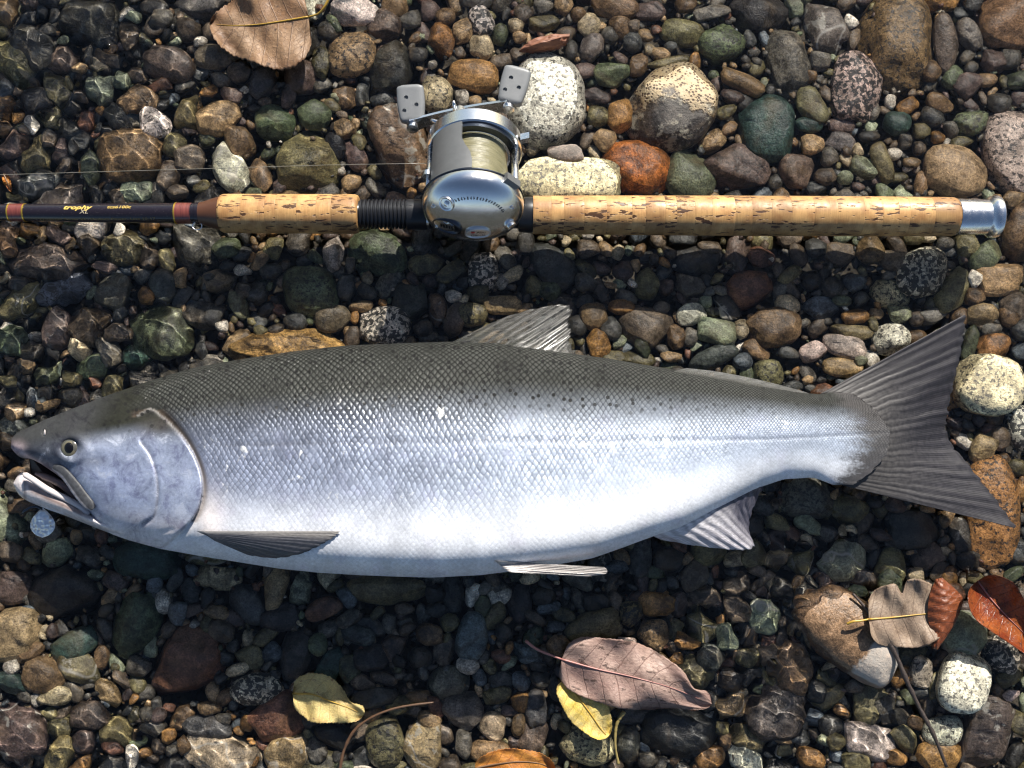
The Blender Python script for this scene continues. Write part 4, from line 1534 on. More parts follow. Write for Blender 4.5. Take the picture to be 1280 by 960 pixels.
fpart('nostril_glint', cap_mesh('nostril_glint', 56, 541, 1.3, 4.2, float(body_top_z(60, 545)) - 0.0022, 0.002), PALE)  # pale cap imitating the white glint at the nostril


# fins: a fan of rays between a base line and a tip line
def fin_mat(name, c0, c1, c2, trans=0.2, spots=False, rays=22, metal=0.0, ugrad=None, coat=0.25, rgh=0.25, ur=(0.25, 0.8)):
    k = NT(name)
    uv = k.node('UVMap', uv_map='fin').outputs[0]
    sp = k.node('SeparateXYZ')
    k.put(sp.inputs[0], uv)
    wob = k.noise(uv, 3, 3, uv=True)
    a = k.math('FRACT', k.math('ADD', k.math('MULTIPLY', sp.outputs[0], rays), k.math('MULTIPLY', wob, 2.0)))
    ray = k.ramp(k.math('ABSOLUTE', k.math('SUBTRACT', a, 0.5)), 0.1, 0.5)
    a2 = k.math('FRACT', k.math('ADD', k.math('MULTIPLY', sp.outputs[0], rays * 4.0), k.math('MULTIPLY', wob, 0.8)))
    sub = k.math('MULTIPLY', k.ramp(k.math('ABSOLUTE', k.math('SUBTRACT', a2, 0.5)), 0.1, 0.5), k.ramp(sp.outputs[1], 0.25, 0.7))
    seg = k.ramp(k.math('ABSOLUTE', k.math('SUBTRACT', k.math('FRACT', k.math('MULTIPLY', sp.outputs[1], 42)), 0.5)), 0.36, 0.5)
    fine = k.noise(uv, 30, 4, uv=True)
    c = k.mix(k.ramp(sp.outputs[1], 0.0, 0.75), c0, c1)
    if ugrad:
        c = k.mix(k.ramp(k.math('ADD', sp.outputs[0], k.math('MULTIPLY', k.math('SUBTRACT', wob, 0.5), 0.3)), *ur), c, ugrad)
    c = k.mix(k.math('MULTIPLY', ray, 0.5), c, c2)
    c = k.mix(k.math('MULTIPLY', sub, 0.30), c, c2)
    c = k.mix(1.0, c, k.ramp(fine, 0.2, 0.8, 0.7, 1.3), 'MULTIPLY')
    if spots:
        v = k.voro(uv, 7, dim='2D', uv=True)
        c = k.mix(k.ramp(v.outputs['Distance'], 0.14, 0.22, 0.9, 0.0), c, (0.02, 0.02, 0.02))
    h = k.math('ADD', k.math('MULTIPLY', ray, -1.0), k.math('ADD', k.math('MULTIPLY', sub, -0.5), k.math('MULTIPLY', seg, 0.15)))
    p = k.principled(Base_Color=c, Roughness=k.ramp(fine, 0.2, 0.8, rgh, rgh + 0.2), Metallic=metal, Normal=k.bump(h, 0.22, 0.0008), Coat_Weight=coat, Coat_Roughness=0.12)
    tr = k.node('BsdfTranslucent')
    k.put(tr.inputs[0], c)
    m1 = k.node('MixShader')
    m1.inputs[0].default_value = 0.25
    k.put(m1.inputs[1], p.outputs[0])
    k.put(m1.inputs[2], tr.outputs[0])
    tb = k.node('BsdfTransparent')
    m2 = k.node('MixShader')
    k.put(m2.inputs[0], k.math('MULTIPLY', k.ramp(ray, 0.0, 1.0, 1.0, 0.25), trans))
    k.put(m2.inputs[1], m1.outputs[0])
    k.put(m2.inputs[2], tb.outputs[0])
    return k.done(m2.outputs[0])


def fin_mesh(name, base, tip, zb, zt, rays, ridge=0.0006, thick=0.0007, arch=0.0, ragged=0.0, nu=None, nv=22, zfun=None, wave=0.0007):
    nu = nu or rays * 6 + 1
    b, t = catmull(base, nu), catmull(tip, nu)
    u = np.linspace(0, 1, nu)
    if ragged:
        j = ragged * (np.abs((u * rays) % 1 - 0.5) * 2) + RNG.normal(size=nu) * ragged * 0.25
        t = t - (t - b) * (j / np.maximum(np.hypot(*(t - b).T), 1))[:, None]
    v = np.linspace(0, 1, nv)
    Pp = b[:, None] * (1 - v[None, :, None]) + t[:, None] * v[None, :, None]
    zz = np.interp(u, np.linspace(0, 1, len(zb)), zb)[:, None] * (1 - v) + np.interp(u, np.linspace(0, 1, len(zt)), zt)[:, None] * v
    zz = zz + arch * np.sin(v * math.pi)[None]
    if zfun is not None:
        zz = np.maximum(zz, zfun(Pp[..., 0], Pp[..., 1]))
    rd = ridge * np.sin(2 * math.pi * rays * u)[:, None] * np.sin(np.clip(v * 1.2, 0, 1) * math.pi / 2 + 0.2)[None]
    wv_ = RNG.random(5) * 6.28
    for q_ in range(5):
        rd = rd + (wave / (q_ + 1)) * np.sin(u[:, None] * (5 + 9 * q_) + v[None] * (2 + q_) + wv_[q_]) * v[None]
    A = PN(Pp[..., 0], Pp[..., 1], zz + rd)
    B_ = PN(Pp[..., 0], Pp[..., 1], zz + rd - thick)
    n = nu * nv
    f1 = grid_faces(nu, nv)
    f = [f1, f1[:, ::-1] + n]
    rim = [i * nv for i in range(nu)], [i * nv + nv - 1 for i in range(nu)], list(range(nv)), [(nu - 1) * nv + j for j in range(nv)]
    sides = []
    for r in rim:
        for a, c in zip(r[:-1], r[1:]):
            sides.append((a, c, c + n, a + n))
    me = new_mesh(name, np.concatenate([A.reshape(-1, 3), B_.reshape(-1, 3)]), np.concatenate(f + [np.array(sides)]))
    uvs = np.stack([np.repeat(u[:, None], nv, 1), np.repeat(v[None], nu, 0)], -1).reshape(-1, 2)
    add_uv(me, 'fin', np.concatenate([uvs, uvs]))
    b2 = bmesh.new()
    b2.from_mesh(me)
    bmesh.ops.recalc_face_normals(b2, faces=b2.faces)
    b2.to_mesh(me)
    b2.free()
    return me


TAILM = fin_mat('tail_fin_skin', (.085, .08, .078), (.036, .034, .042), (.016, .015, .018), 0.10, rays=26, coat=.02, rgh=0.42)
DORSM = fin_mat('dorsal_fin_skin', (.06, .062, .052), (.10, .098, .09), (.035, .034, .032), 0.46, True, rays=12, coat=.3)
ANALM = fin_mat('anal_fin_skin', (.78, .76, .78), (.66, .63, .66), (.20, .19, .23), 0.04, rays=13, ugrad=(.05, .05, .075), ur=(0.35, 0.7))
PECTM = fin_mat('pectoral_fin_skin', (.60, .56, .52), (.42, .39, .35), (.12, .12, .13), 0.0, rays=12, ugrad=(.055, .058, .075), ur=(0.04, 0.38), rgh=.4)
PELVM = fin_mat('pelvic_fin_skin', (.66, .62, .60), (.46, .43, .41), (.18, .17, .17), 0.0, rays=8)
ADIPM = fin_mat('adipose_fin_skin', (.10, .10, .09), (.22, .22, .21), (.05, .05, .05), 0.45, rays=3)
fpart('tail_fin', fin_mesh('tail_fin', [(1022, 494), (1050, 494), (1080, 508), (1092, 530), (1095, 556), (1088, 580), (1070, 598), (1050, 606)],
      [(1208, 392), (1204, 428), (1196, 468), (1186, 512), (1186, 546), (1214, 584), (1244, 622), (1272, 661)],
      [ZF - .008, ZF - .006, ZF - .004, ZF - .003, ZF - .002, ZF - .002], [.024, .022, .018, .016, .018, .022], 19, ridge=.0002, thick=.0010, ragged=2.5, wave=.0014), TAILM)
fpart('dorsal_fin', fin_mesh('dorsal_fin', [(562, 429), (600, 432), (640, 436), (680, 441), (716, 446)],
      [(600, 410), (640, 393), (680, 383), (706, 380), (716, 388), (712, 402), (715, 414), (713, 428), (722, 441)],
      [ZF - .012, ZF - .004, ZF - .004], [ZF - .016, ZF - .020, ZF - .010], 13, ridge=.0003, ragged=3), DORSM)
fpart('anal_fin', fin_mesh('anal_fin', [(812, 668), (850, 654), (890, 634), (925, 617), (952, 604)],
      [(826, 675), (880, 684), (926, 688), (943, 683), (937, 664), (940, 640), (956, 606)],
      [ZF + .016, ZF + .014, ZF + .006], [ZF + .006, ZF + .002, ZF - .002, ZF + .002], 13, ridge=.0004, ragged=2), ANALM)
fpart('pectoral_fin', fin_mesh('pectoral_fin', [(246, 664), (252, 667), (259, 670), (268, 676)],
      [(426, 664), (420, 670), (404, 680), (378, 692), (344, 698), (310, 694)],
      [.060, .060, .058], [.060, .060, .056], 12, ridge=.00008, ragged=2, wave=.0002, zfun=lambda a, b: body_top_z(a, np.minimum(b, 704)) + .0016), PECTM)
fpart('pelvic_fin', fin_mesh('pelvic_fin', [(618, 701), (626, 707), (636, 715)], [(756, 709), (759, 713), (755, 718), (730, 721)],
      [ZF + .040, ZF + .043], [ZF + .032, ZF + .036], 7, ridge=.0005, thick=.001, zfun=lambda a, b: np.where(b < 712, body_top_z(a, np.minimum(b, 716)) + .001, 0)), PELVM)
fpart('adipose_fin', fin_mesh('adipose_fin', [(838, 465), (880, 472), (930, 481), (980, 491), (1010, 496)], [(858, 460), (900, 465), (950, 475), (1000, 488), (1026, 497)],
      [ZF + .001, ZF + .004, ZF + .004], [ZF - .006, ZF - .006, ZF - .005], 4, ridge=.0002, thick=.0018), ADIPM)

# ------------------------------------------------------------------ the rod
ZR = 0.026
AX = lambda px: 265.6 + px * 0.0045
kr = MMPX(ZR)
r0 = P(600, AX(600), ZR)
rod_rot = -math.atan(0.0045)
rod = empty('fishing_rod', r0, (0, 0, rod_rot))
tag(rod, 'fishing rod with cork grips and black blank lying across the top stones', 'fishing rod')
lx = lambda px: (px - 600) * kr
k = NT('cork')
tc = k.node('TexCoord')
oi = k.node('ObjectInfo')
off = k.node('CombineXYZ')
k.put(off.inputs[0], k.math('MULTIPLY', oi.outputs['Random'], 91.0))
k.put(off.inputs[1], k.math('MULTIPLY', oi.outputs['Random'], 57.0))
mp_ = k.node('Mapping')
mp_.inputs['Scale'].default_value = (0.22, 1.0, 1.0)
k.put(mp_.inputs[0], k.vmath('ADD', tc.outputs['Object'], off.outputs[0]))
pit = k.noise(mp_, 520, 3, 0.55, 0.2)
big = k.noise(mp_, 170, 3, 0.6)
pm = k.ramp(k.math('ADD', pit, k.math('MULTIPLY', k.math('SUBTRACT', big, 0.5), 0.9)), 0.60, 0.66)
lath = k.node('Mapping')
lath.inputs['Scale'].default_value = (1.0, 0.05, 0.05)
k.put(lath.inputs[0], tc.outputs['Object'])
lt = k.noise(lath, 1900, 3, 0.6)
blotch = k.noise(tc.outputs['Object'], 90, 5, 0.6)
c = k.mix(k.ramp(blotch, 0.35, 0.7), (0.55, 0.325, 0.13), (0.35, 0.175, 0.06))
c = k.mix(1.0, c, k.ramp(oi.outputs['Random'], 0, 1, 0.74, 1.22), 'MULTIPLY')
c = k.mix(1.0, c, k.ramp(lt, 0.25, 0.75, 0.86, 1.12), 'MULTIPLY')
grime = k.noise(tc.outputs['Object'], 24, 5, 0.65)
c = k.mix(k.ramp(grime, 0.48, 0.70, 0, 0.45), c, (0.20, 0.095, 0.04))
c = k.mix(k.math('MULTIPLY', pm, 0.92), c, (0.05, 0.018, 0.008))
h = k.math('SUBTRACT', k.math('MULTIPLY', lt, 0.15), pm)
CORK = k.done(k.principled(Base_Color=c, Roughness=k.ramp(blotch, 0.3, 0.7, 0.38, 0.6), Normal=k.bump(h, 0.5, 0.0007)))
k = NT('blank_black')
tcn = k.node('TexCoord').outputs['Object']
dust = k.ramp(k.noise(tcn, 1500, 2), 0.66, 0.74)
c = k.mix(k.math('MULTIPLY', dust, 0.4), (0.012, 0.008, 0.012), (0.3, 0.27, 0.24))
BLANK = k.done(k.principled(Base_Color=c, Roughness=0.24, Coat_Weight=0.6, Coat_Roughness=0.08))
k = NT('thread_wrap')
tcn = k.node('TexCoord').outputs['Object']
mpn = k.node('Mapping')
mpn.inputs['Scale'].default_value = (1, 0.02, 0.02)
k.put(mpn.inputs[0], tcn)
tn_ = k.noise(mpn, 2600, 2)
WRAP = k.done(k.principled(Base_Color=k.mix(k.ramp(tn_, .3, .7), (0.10, 0.022, 0.018), (0.20, 0.055, 0.042)), Roughness=0.28, Coat_Weight=0.8, Coat_Roughness=0.06, Normal=k.bump(tn_, .3, .0004)))
GOLDM = simple_mat('gold_trim', (0.75, 0.48, 0.08), 0.25, 0.8)
WIND = simple_mat('winding_check', (0.09, 0.038, 0.02), 0.35)
SEATM = simple_mat('reel_seat_black', (0.014, 0.015, 0.018), 0.32)
k = NT('chrome_cap')
tcn = k.node('TexCoord').outputs['Object']
CHROME = k.done(k.principled(Base_Color=(0.78, 0.79, 0.81), Metallic=1.0, Roughness=k.ramp(k.noise(tcn, 260, 5, .7), .3, .7, .16, .30), Normal=k.bump(k.noise(tcn, 900, 3), 0.08, 0.0005)))


def rpart(name, prof, mat, seg=56, parent=None, smooth=True):
    me = lathe_x(name, [(lx(a), b * kr) for a, b in prof], seg, smooth)
    sharp(me, 40)
    return link(name, me, mat, parent or rod)


rpart('blank', [(-260, 8.5), (-100, 9.6), (0, 10.6), (120, 12.0), (255, 13.2)], BLANK)
for a, b, r, g in ((5, 25, 11.3, (5, 24)), (215, 236, 13.4, (215.5,)), (249, 268, 13.9, ())):
    o = rpart('thread_wrap', [(a, r - 1), (a + 1, r), (b - 1, r), (b, r - 1)], WRAP)
    for gx_ in g:
        rpart('gold_band', [(gx_ - 1.1, r - .8), (gx_ - .8, r + .35), (gx_ + .8, r + .35), (gx_ + 1.1, r - .8)], GOLDM, parent=o)
rpart('winding_check', [(243, 13.5), (252, 15.5), (262, 19), (272, 22)], WIND)
ring = [(lx(243) + 0.0036 * math.cos(t), -13.2 * kr - 0.0022 + 0.0030 * math.sin(t), 0.002) for t in np.linspace(0, 2 * math.pi, 24)]
rpart('hook_keeper', [(240, 12.8), (241, 14), (246, 14), (247, 12.8)], BLANK)
link('keeper_ring', tube_mesh('keeper_ring', ring, 0.00045, 8), CHROME, rod)


def grip(px0, px1, rad, ringw, first, last):
    """a handle turned from glued cork rings: each ring a piece of its own"""
    mid = (px0 + px1) / 2
    g = link('cork_grip', lathe_x('grip_core', [(lx(px0) + .002, .004), (lx(px1) - .002, .004)], 12), SEATM, rod)
    x = px0
    while x < px1 - 1:
        e = x + ringw * (0.55 + 0.95 * RNG.random())
        if px1 - e < ringw * 0.5:
            e = px1
        f0, f1 = (x - px0) / (px1 - px0), (e - px0) / (px1 - px0)
        n = 5
        prof = [(x + 0.05, rad(f0) - 0.03)]
        for i in range(n + 1):
            t = 0.2 + (e - x - 0.4) * i / n
            prof.append((x + t, rad(f0 + (f1 - f0) * i / n)))
        prof.append((e - 0.05, rad(f1) - 0.03))
        if x == px0 and first:
            prof = [(px0, rad(0) - 9), (px0, rad(0) - 4), (px0 + 1.5, rad(0) - 1.5), (px0 + 5, rad(0) - 0.2)] + prof[3:]
        if e == px1 and last:
            prof = prof[:-3] + [(px1 - 5, rad(1) - 0.2), (px1 - 1.5, rad(1) - 1.5), (px1, rad(1) - 4), (px1, rad(1) - 9)]
        me = lathe_x('cork_ring', [(lx(a), b * kr) for a, b in prof], 64)
        sharp(me, 50)
        link('cork_ring', me, CORK, g)
        x = e
    return g


grip(271, 447, lambda f: 24.6 + 0.4 * f, 21, True, True)['label'] = 'short front cork grip'
grip(667, 1203, lambda f: 24.0 + 1.0 * math.sin(f * 3.0) + 0.4 * f, 23, False, True)['label'] = 'long rear cork grip'
# threaded reel seat
prof = [(446, 17.0)]
for i in range(13):
    x = 448 + i * 4.9
    prof += [(x, 16.4), (x + 1.0, 18.6), (x + 3.2, 18.6), (x + 4.2, 16.4)]
rpart('thread', prof + [(512, 17)], SEATM)
prof = [(508, 17), (509, 19.2), (532, 19.4), (534, 18.5)]
rpart('hood', prof, SEATM)
rpart('trim_ring', [(533, 18), (533.5, 20), (536.5, 20), (537, 18)], CHROME)
rpart('seat_tube', [(535, 17.2), (650, 17.2)], SEATM)
rpart('collar', [(648, 17), (649, 21), (655, 22.4), (664, 22.6), (668, 22.2)], SEATM)
cap = rpart('butt_cap', [(1202, 17), (1202.5, 22.2), (1204, 22.7), (1238, 22.2), (1241, 22.0)], CHROME)
rpart('butt_flange', [(1240, 21), (1243, 23.5), (1246, 26.3), (1251, 27.0), (1255, 26.0), (1257, 23), (1257.3, 14)], CHROME, parent=cap)


def text_mesh(name, body, size, shear=0.0, bold=0.0):
    cu = bpy.data.curves.new(name, 'FONT')
    cu.body = body
    cu.size = size
    cu.shear = shear
    cu.offset = bold
    cu.align_x, cu.align_y = 'LEFT', 'BOTTOM_BASELINE'
    cu.resolution_u = 3
    o = bpy.data.objects.new(name, cu)
    COL.objects.link(o)
    bpy.context.view_layer.update()
    dg = bpy.context.evaluated_depsgraph_get()
    me = bpy.data.meshes.new_from_object(o.evaluated_get(dg))
    bpy.data.objects.remove(o)
    bpy.data.curves.remove(cu)
    v = np.array([tuple(a.co) for a in me.vertices])
    f = [tuple(p.vertices) for p in me.polygons]
    return v, f


def rod_text(body, px0, px1, py_base, cap_px, mat, shear=0.0, bold=0.0):
    """lettering wrapped round the blank"""
    v, f = text_mesh('t', body, 1.0, shear, bold)
    x0, x1, hgt_ = v[:, 0].min(), v[:, 0].max(), 0.70
    X_ = px0 + (v[:, 0] - x0) / (x1 - x0) * (px1 - px0)
    Yv = v[:, 1] / hgt_ * cap_px                      # pixels above the base line
    rad = (10.6 + (X_ / 120) * 1.4) * kr + 0.00022
    yl = (AX(X_) - py_base + Yv) * kr
    th = np.arcsin(np.clip((AX(X_) - py_base) * kr / rad, -1, 1)) + Yv * kr / rad
    V_ = np.stack([(X_ - 600) * kr, rad * np.sin(th), rad * np.cos(th)], -1)
    return link('lettering', new_mesh('lettering', V_, f, False), mat, rod)


INK = simple_mat('gold_ink', (0.80, 0.55, 0.13), 0.4, 0.2)
INK2 = simple_mat('pale_ink', (0.55, 0.47, 0.33), 0.45)
INK3 = simple_mat('faint_gold_ink', (0.26, 0.18, 0.06), 0.5)
rod_text('trophy', 77, 113, 264.0, 5.6, INK, 0.35, 0.03)
rod_text('XL', 97, 108, 269.5, 5.2, INK2, 0.3)
rod_text('tcs6100c', 132, 162, 263.0, 4.2, INK, 0.2, 0.005)
rod_text('Quantum Series XL  Medium Power  Line 10-17', 45, 192, 276.6, 3.2, INK3, 0.0)

# ------------------------------------------------------------------ the reel: clamped on the rod, leaning away so that its side plate faces up
ROLL = R(-28)
reel = empty('baitcasting_reel', P(594, AX(594), ZR), (ROLL, 0, rod_rot))
tag(reel, 'silver baitcasting reel with twin grey handle knobs mounted on the rod', 'fishing reel')
RC = 0.038                                                     # spool axis above the rod axis
RR = 0.0325                                                    # plate radius
k = NT('satin_silver')
tcn = k.node('TexCoord').outputs['Object']
SATIN = k.done(k.principled(Base_Color=(0.80, 0.81, 0.82), Metallic=1.0, Roughness=k.ramp(k.noise(tcn, 300, 6, .75), .3, .75, .17, .25), Normal=k.bump(k.noise(tcn, 90, 2), .05, .0006)))
k = NT('grey_casting')
tcn = k.node('TexCoord').outputs['Object']
CAST = k.done(k.principled(Base_Color=k.mix(k.noise(tcn, 200, 5), (0.12, 0.124, 0.126), (0.17, 0.174, 0.176)), Metallic=0.35, Roughness=0.42, Normal=k.bump(k.noise(tcn, 1500, 3), .12, .0005)))
k = NT('knob_plastic')
tcn = k.node('TexCoord').outputs['Object']
KNOB = k.done(k.principled(Base_Color=k.mix(k.noise(tcn, 180, 5), (0.13, 0.137, 0.143), (0.20, 0.206, 0.21)), Roughness=0.42, Normal=k.bump(k.noise(tcn, 1200, 3), .1, .0005)))
DARKM = simple_mat('dark_steel', (0.06, 0.07, 0.09), 0.25, 0.9)
k = NT('wound_line')
tcn = k.node('TexCoord').outputs['Object']
mpn = k.node('Mapping')
mpn.inputs['Scale'].default_value = (0.03, 1, 0.03)
k.put(mpn.inputs[0], tcn)
ln_ = k.noise(mpn, 2400, 3, .6)
LINEM = k.done(k.principled(Base_Color=k.mix(k.ramp(ln_, .25, .75), (0.085, 0.08, 0.042), (0.25, 0.23, 0.135)), Roughness=0.34, Normal=k.bump(ln_, .5, .0006)))


def lathe_y(name, prof, cx=0.0, cz=RC, seg=64, sx=1.0, sz=1.0):
    """profile of (y, r) turned round the reel axis"""
    vs = []
    for y, r in prof:
        for i in range(seg):
            t = 2 * math.pi * i / seg
            vs.append((cx + sx * r * math.cos(t), y, cz + sz * r * math.sin(t)))
    fs = [tuple(q) for q in grid_faces(len(prof), seg, True).tolist()]
    fs.append(tuple(range(seg))[::-1])
    fs.append(tuple(range((len(prof) - 1) * seg, len(prof) * seg)))
    return sharp(new_mesh(name, vs, fs), 38)


def lp(name, me, mat, parent=None):
    return link(name, me, mat, parent or reel)


# palm side plate: a polished dome, flattened towards the rod
dome = [(-.019, .030), (-.019, RR), (-.0225, RR + .0012), (-.0265, RR + .0008)]
for i in range(1, 11):
    t = i / 10 * math.pi / 2
    dome.append((-.0265 - .0135 * math.sin(t), (RR + .0008) * (1 - (1 - math.cos(t)) * 0.97)))
palm = lp('palm_plate', lathe_y('palm_plate', dome, sx=1.08), SATIN)
dome_y = lambda r: -.0265 - .0135 * math.sqrt(max(1 - (r / (RR * 1.03)) ** 2, 0))


def on_dome(name, x, z, rx, rz, prof, mat, seg=28, parent=None, rot=0.0):
    """a small round boss on the dome; prof of (rise, radius factor)"""
    y0 = dome_y(math.hypot(x / 1.08, z))
    nx, nz = x / 1.08 / RR, z / RR
    vs = []
    ny = math.sqrt(max(1 - nx * nx - nz * nz, 0.15))
    nrm = Vector((nx * .55, -ny, nz * .55)).normalized()
    q = nrm.to_track_quat('Z', 'Y').to_matrix()
    for rise, f in prof:
        for i in range(seg):
            t = 2 * math.pi * i / seg
            a, b = rx * f * math.cos(t), rz * f * math.sin(t)
            vs.append(tuple(Vector((x, y0, RC + z)) + q @ Vector((a * math.cos(rot) - b * math.sin(rot), a * math.sin(rot) + b * math.cos(rot), rise))))
    fs = [tuple(g) for g in grid_faces(len(prof), seg, True)[:, ::-1].tolist()] + [tuple(range((len(prof) - 1) * seg, len(prof) * seg))]
    me = sharp(new_mesh(name, vs, fs), 38)
    b2 = bmesh.new(); b2.from_mesh(me); bmesh.ops.recalc_face_normals(b2, faces=b2.faces); b2.to_mesh(me); b2.free()
    return lp(name, me, mat, parent or palm), q, Vector((x, y0, RC + z))


o, q, c0 = on_dome('bearing_cap', -.0175, .0155, .0058, .0058, [(-.002, 1), (.0004, 1), (.0014, .9), (.0012, .72), (.0002, .66), (.0002, .34), (.0016, .30), (.0018, .1)], CHROME)
emb, q, c0 = on_dome('emblem', -.0185, -.0075, .0105, .0078, [(-.002, 1.05), (.0004, 1.05), (.0006, .96), (-.0006, .88), (-.0009, .1)], DARKM)
# raised crest on the emblem: a shield under a crown of five points
cv, cf = [], []
shield = [(-.55, .25), (-.62, -.15), (-.4, -.5), (0, -.72), (.4, -.5), (.62, -.15), (.55, .25)]
crown = [(.62, .34), (.78, .74), (.42, .5), (.28, .84), (0, .56), (-.28, .84), (-.42, .5), (-.78, .74), (-.62, .34)]
for a, b in shield + crown:
    cv.append(c0 + q @ Vector((-a * .0080, b * .0062, .0002)))
nC = len(cv)
cv += [v + q @ Vector((0, 0, -.0012)) for v in cv]
cf = [tuple(range(nC))] + [(i, (i + 1) % nC, nC + (i + 1) % nC, nC + i) for i in range(nC)]
lp('crest', new_mesh('crest', [tuple(v) for v in cv], cf, False), SATIN, emb)
bar = []
for i in range(5):
    x_ = -.0042 + .0021 * i
    bar.append([c0 + q @ Vector((-x_ + s_ * .0005, y_, .00045)) for s_, y_ in ((-1, -.002), (1, -.002), (1, .0018), (-1, .0018))])
lp('crest_bars', new_mesh('crest_bars', [tuple(v) for b in bar for v in b], [tuple(range(4 * i, 4 * i + 4)) for i in range(5)], False), DARKM, emb)
WHITEB = simple_mat('badge_silver', (0.68, 0.68, 0.68), 0.3, 0.7)
bad, q, c0 = on_dome('badge', .0035, -.0128, .0080, .0060, [(-.002, 1.18), (.0009, 1.18), (.0012, 1.06), (.0004, 1.0), (.0005, .1)], WHITEB)


def badge_text(body, w_, x_, y_, mat):
    v, f = text_mesh('t', body, 1.0, 0, 0.012)
    s_ = w_ / (v[:, 0].max() - v[:, 0].min())
    # the plate's local axes: find which way reads upright for someone above the rod
    ex, ey = q @ Vector((1, 0, 0)), q @ Vector((0, 1, 0))
    if ex.x < 0:
        ex = -ex
    if ey.z < 0:
        ey = -ey
    nn = q @ Vector((0, 0, 1))
    V_ = [tuple(c0 + ex * (x_ + (a - v[:, 0].min()) * s_) + ey * (y_ + b * s_) + nn * .0008) for a, b, _ in v]
    return lp('lettering', new_mesh('lettering', V_, f, False), mat, bad)


INKB = simple_mat('badge_black', (0.012, 0.012, 0.012), 0.4)
INKR = simple_mat('badge_red', (0.55, 0.03, 0.03), 0.4)
badge_text('Abu', .0066, -.0012, .0004, INKB)
badge_text('Garcia', .0106, -.0052, -.0036, INKB)
ex, ey, nn = q @ Vector((1, 0, 0)), q @ Vector((0, 1, 0)), q @ Vector((0, 0, 1))
ex = ex if ex.x > 0 else -ex
ey = ey if ey.z > 0 else -ey
lp('red_mark', new_mesh('red_mark', [tuple(c0 + ex * (-.0036 + .0016 * a) + ey * (.0020 + .0013 * b) + nn * .0008) for a, b in
   [(-1, .3), (-.4, 1), (0, .4), (.4, 1), (1, .3), (.5, -.9), (-.5, -.9)]], [tuple(range(7))], False), INKR, bad)
on_dome('tension_knob', .0262, -.0075, .0042, .0042, [(-.002, 1.15), (.0005, 1.1), (.0008, .9), (.0028, .8), (.0032, .5), (.0032, .1)], CHROME)
# engraved arc of small marks over the upper part of the dome
av, af = [], []
for i in range(19):
    t = R(118 - i * 5.4)
    for part in range(2):
        h0, h1 = (.0, .0022) if (i * 7 + part) % 3 else (.0004, .0014)
        w_ = .00028
        for (s_, hh_) in ((-1 + part * 1.2, h0), (0.2 + part * 1.2, h0), (0.2 + part * 1.2, h1), (-1 + part * 1.2, h1)):
            r_ = .0205 + hh_
            a_ = t + s_ * w_ / .0205 * 1.4
            x_, z_ = 1.08 * r_ * math.cos(a_), r_ * math.sin(a_)
            av.append((x_, dome_y(r_) - .00025, RC + z_))
        af.append(tuple(range(len(av) - 4, len(av))))
ENG = simple_mat('engraving', (0.16, 0.16, 0.17), 0.4, 0.6)
lp('engraved_marks', new_mesh('engraved_marks', av, af, False), ENG, palm)
# slotted screws round the rim
for a_ in (158, 205, 335, 20):
    on_dome('screw', 1.08 * .0272 * math.cos(R(a_)), .0272 * math.sin(R(a_)), .0017, .0017, [(-.001, 1.1), (.0003, 1.0), (.0005, .8), (.0001, .5), (.0001, .1)], CHROME, 14)
lp('plate_seam', lathe_y('plate_seam', [(-.0206, RR), (-.0206, RR + .00165), (-.0214, RR + .00165), (-.0214, RR)], sx=1.08), DARKM, palm)
# release tab on the rim
tv = []
for (r_, y_) in ((RR + .0005, -.0190), (RR + .0045, -.0195), (RR + .0045, -.0255), (RR + .0005, -.026)):
    for a_ in (52, 33):
        tv.append((1.08 * r_ * math.cos(R(a_)), y_, RC + r_ * math.sin(R(a_))))
lp('release_tab', new_mesh('release_tab', tv, [(0, 1, 3, 2), (2, 3, 5, 4), (4, 5, 7, 6), (6, 7, 1, 0), (0, 2, 4, 6), (1, 7, 5, 3)], False), CAST, palm)
# handle side plate: ring and housing
hp = lp('handle_plate', lathe_y('handle_plate', [(.0255, .027), (.0255, RR + .0002), (.0265, RR + .0012), (.037, RR + .0012), (.0385, RR), (.0405, .027), (.042, .016)], sx=1.04), SATIN)
lp('frame_ring', lathe_y('frame_ring', [(.0220, .0285), (.0220, .0315), (.0255, .0315), (.0255, .0285)]), DARKM, hp)
# spool
sp_ = lp('spool', lathe_y('spool', [(-.0195, .0255), (-.0180, .0268), (-.0168, .0262), (-.0160, .0225), (.0210, .0225), (.0218, .0262), (.0230, .0268), (.0245, .0255)]), CHROME)
lp('wound_line', lathe_y('wound_line', [(-.0160, .0220), (-.0158, .0236)] + [(-.0158 + .0368 * i / 12, .0240 + .0005 * math.sin(i * 1.7)) for i in range(13)] + [(.0212, .022)]), LINEM, sp_)


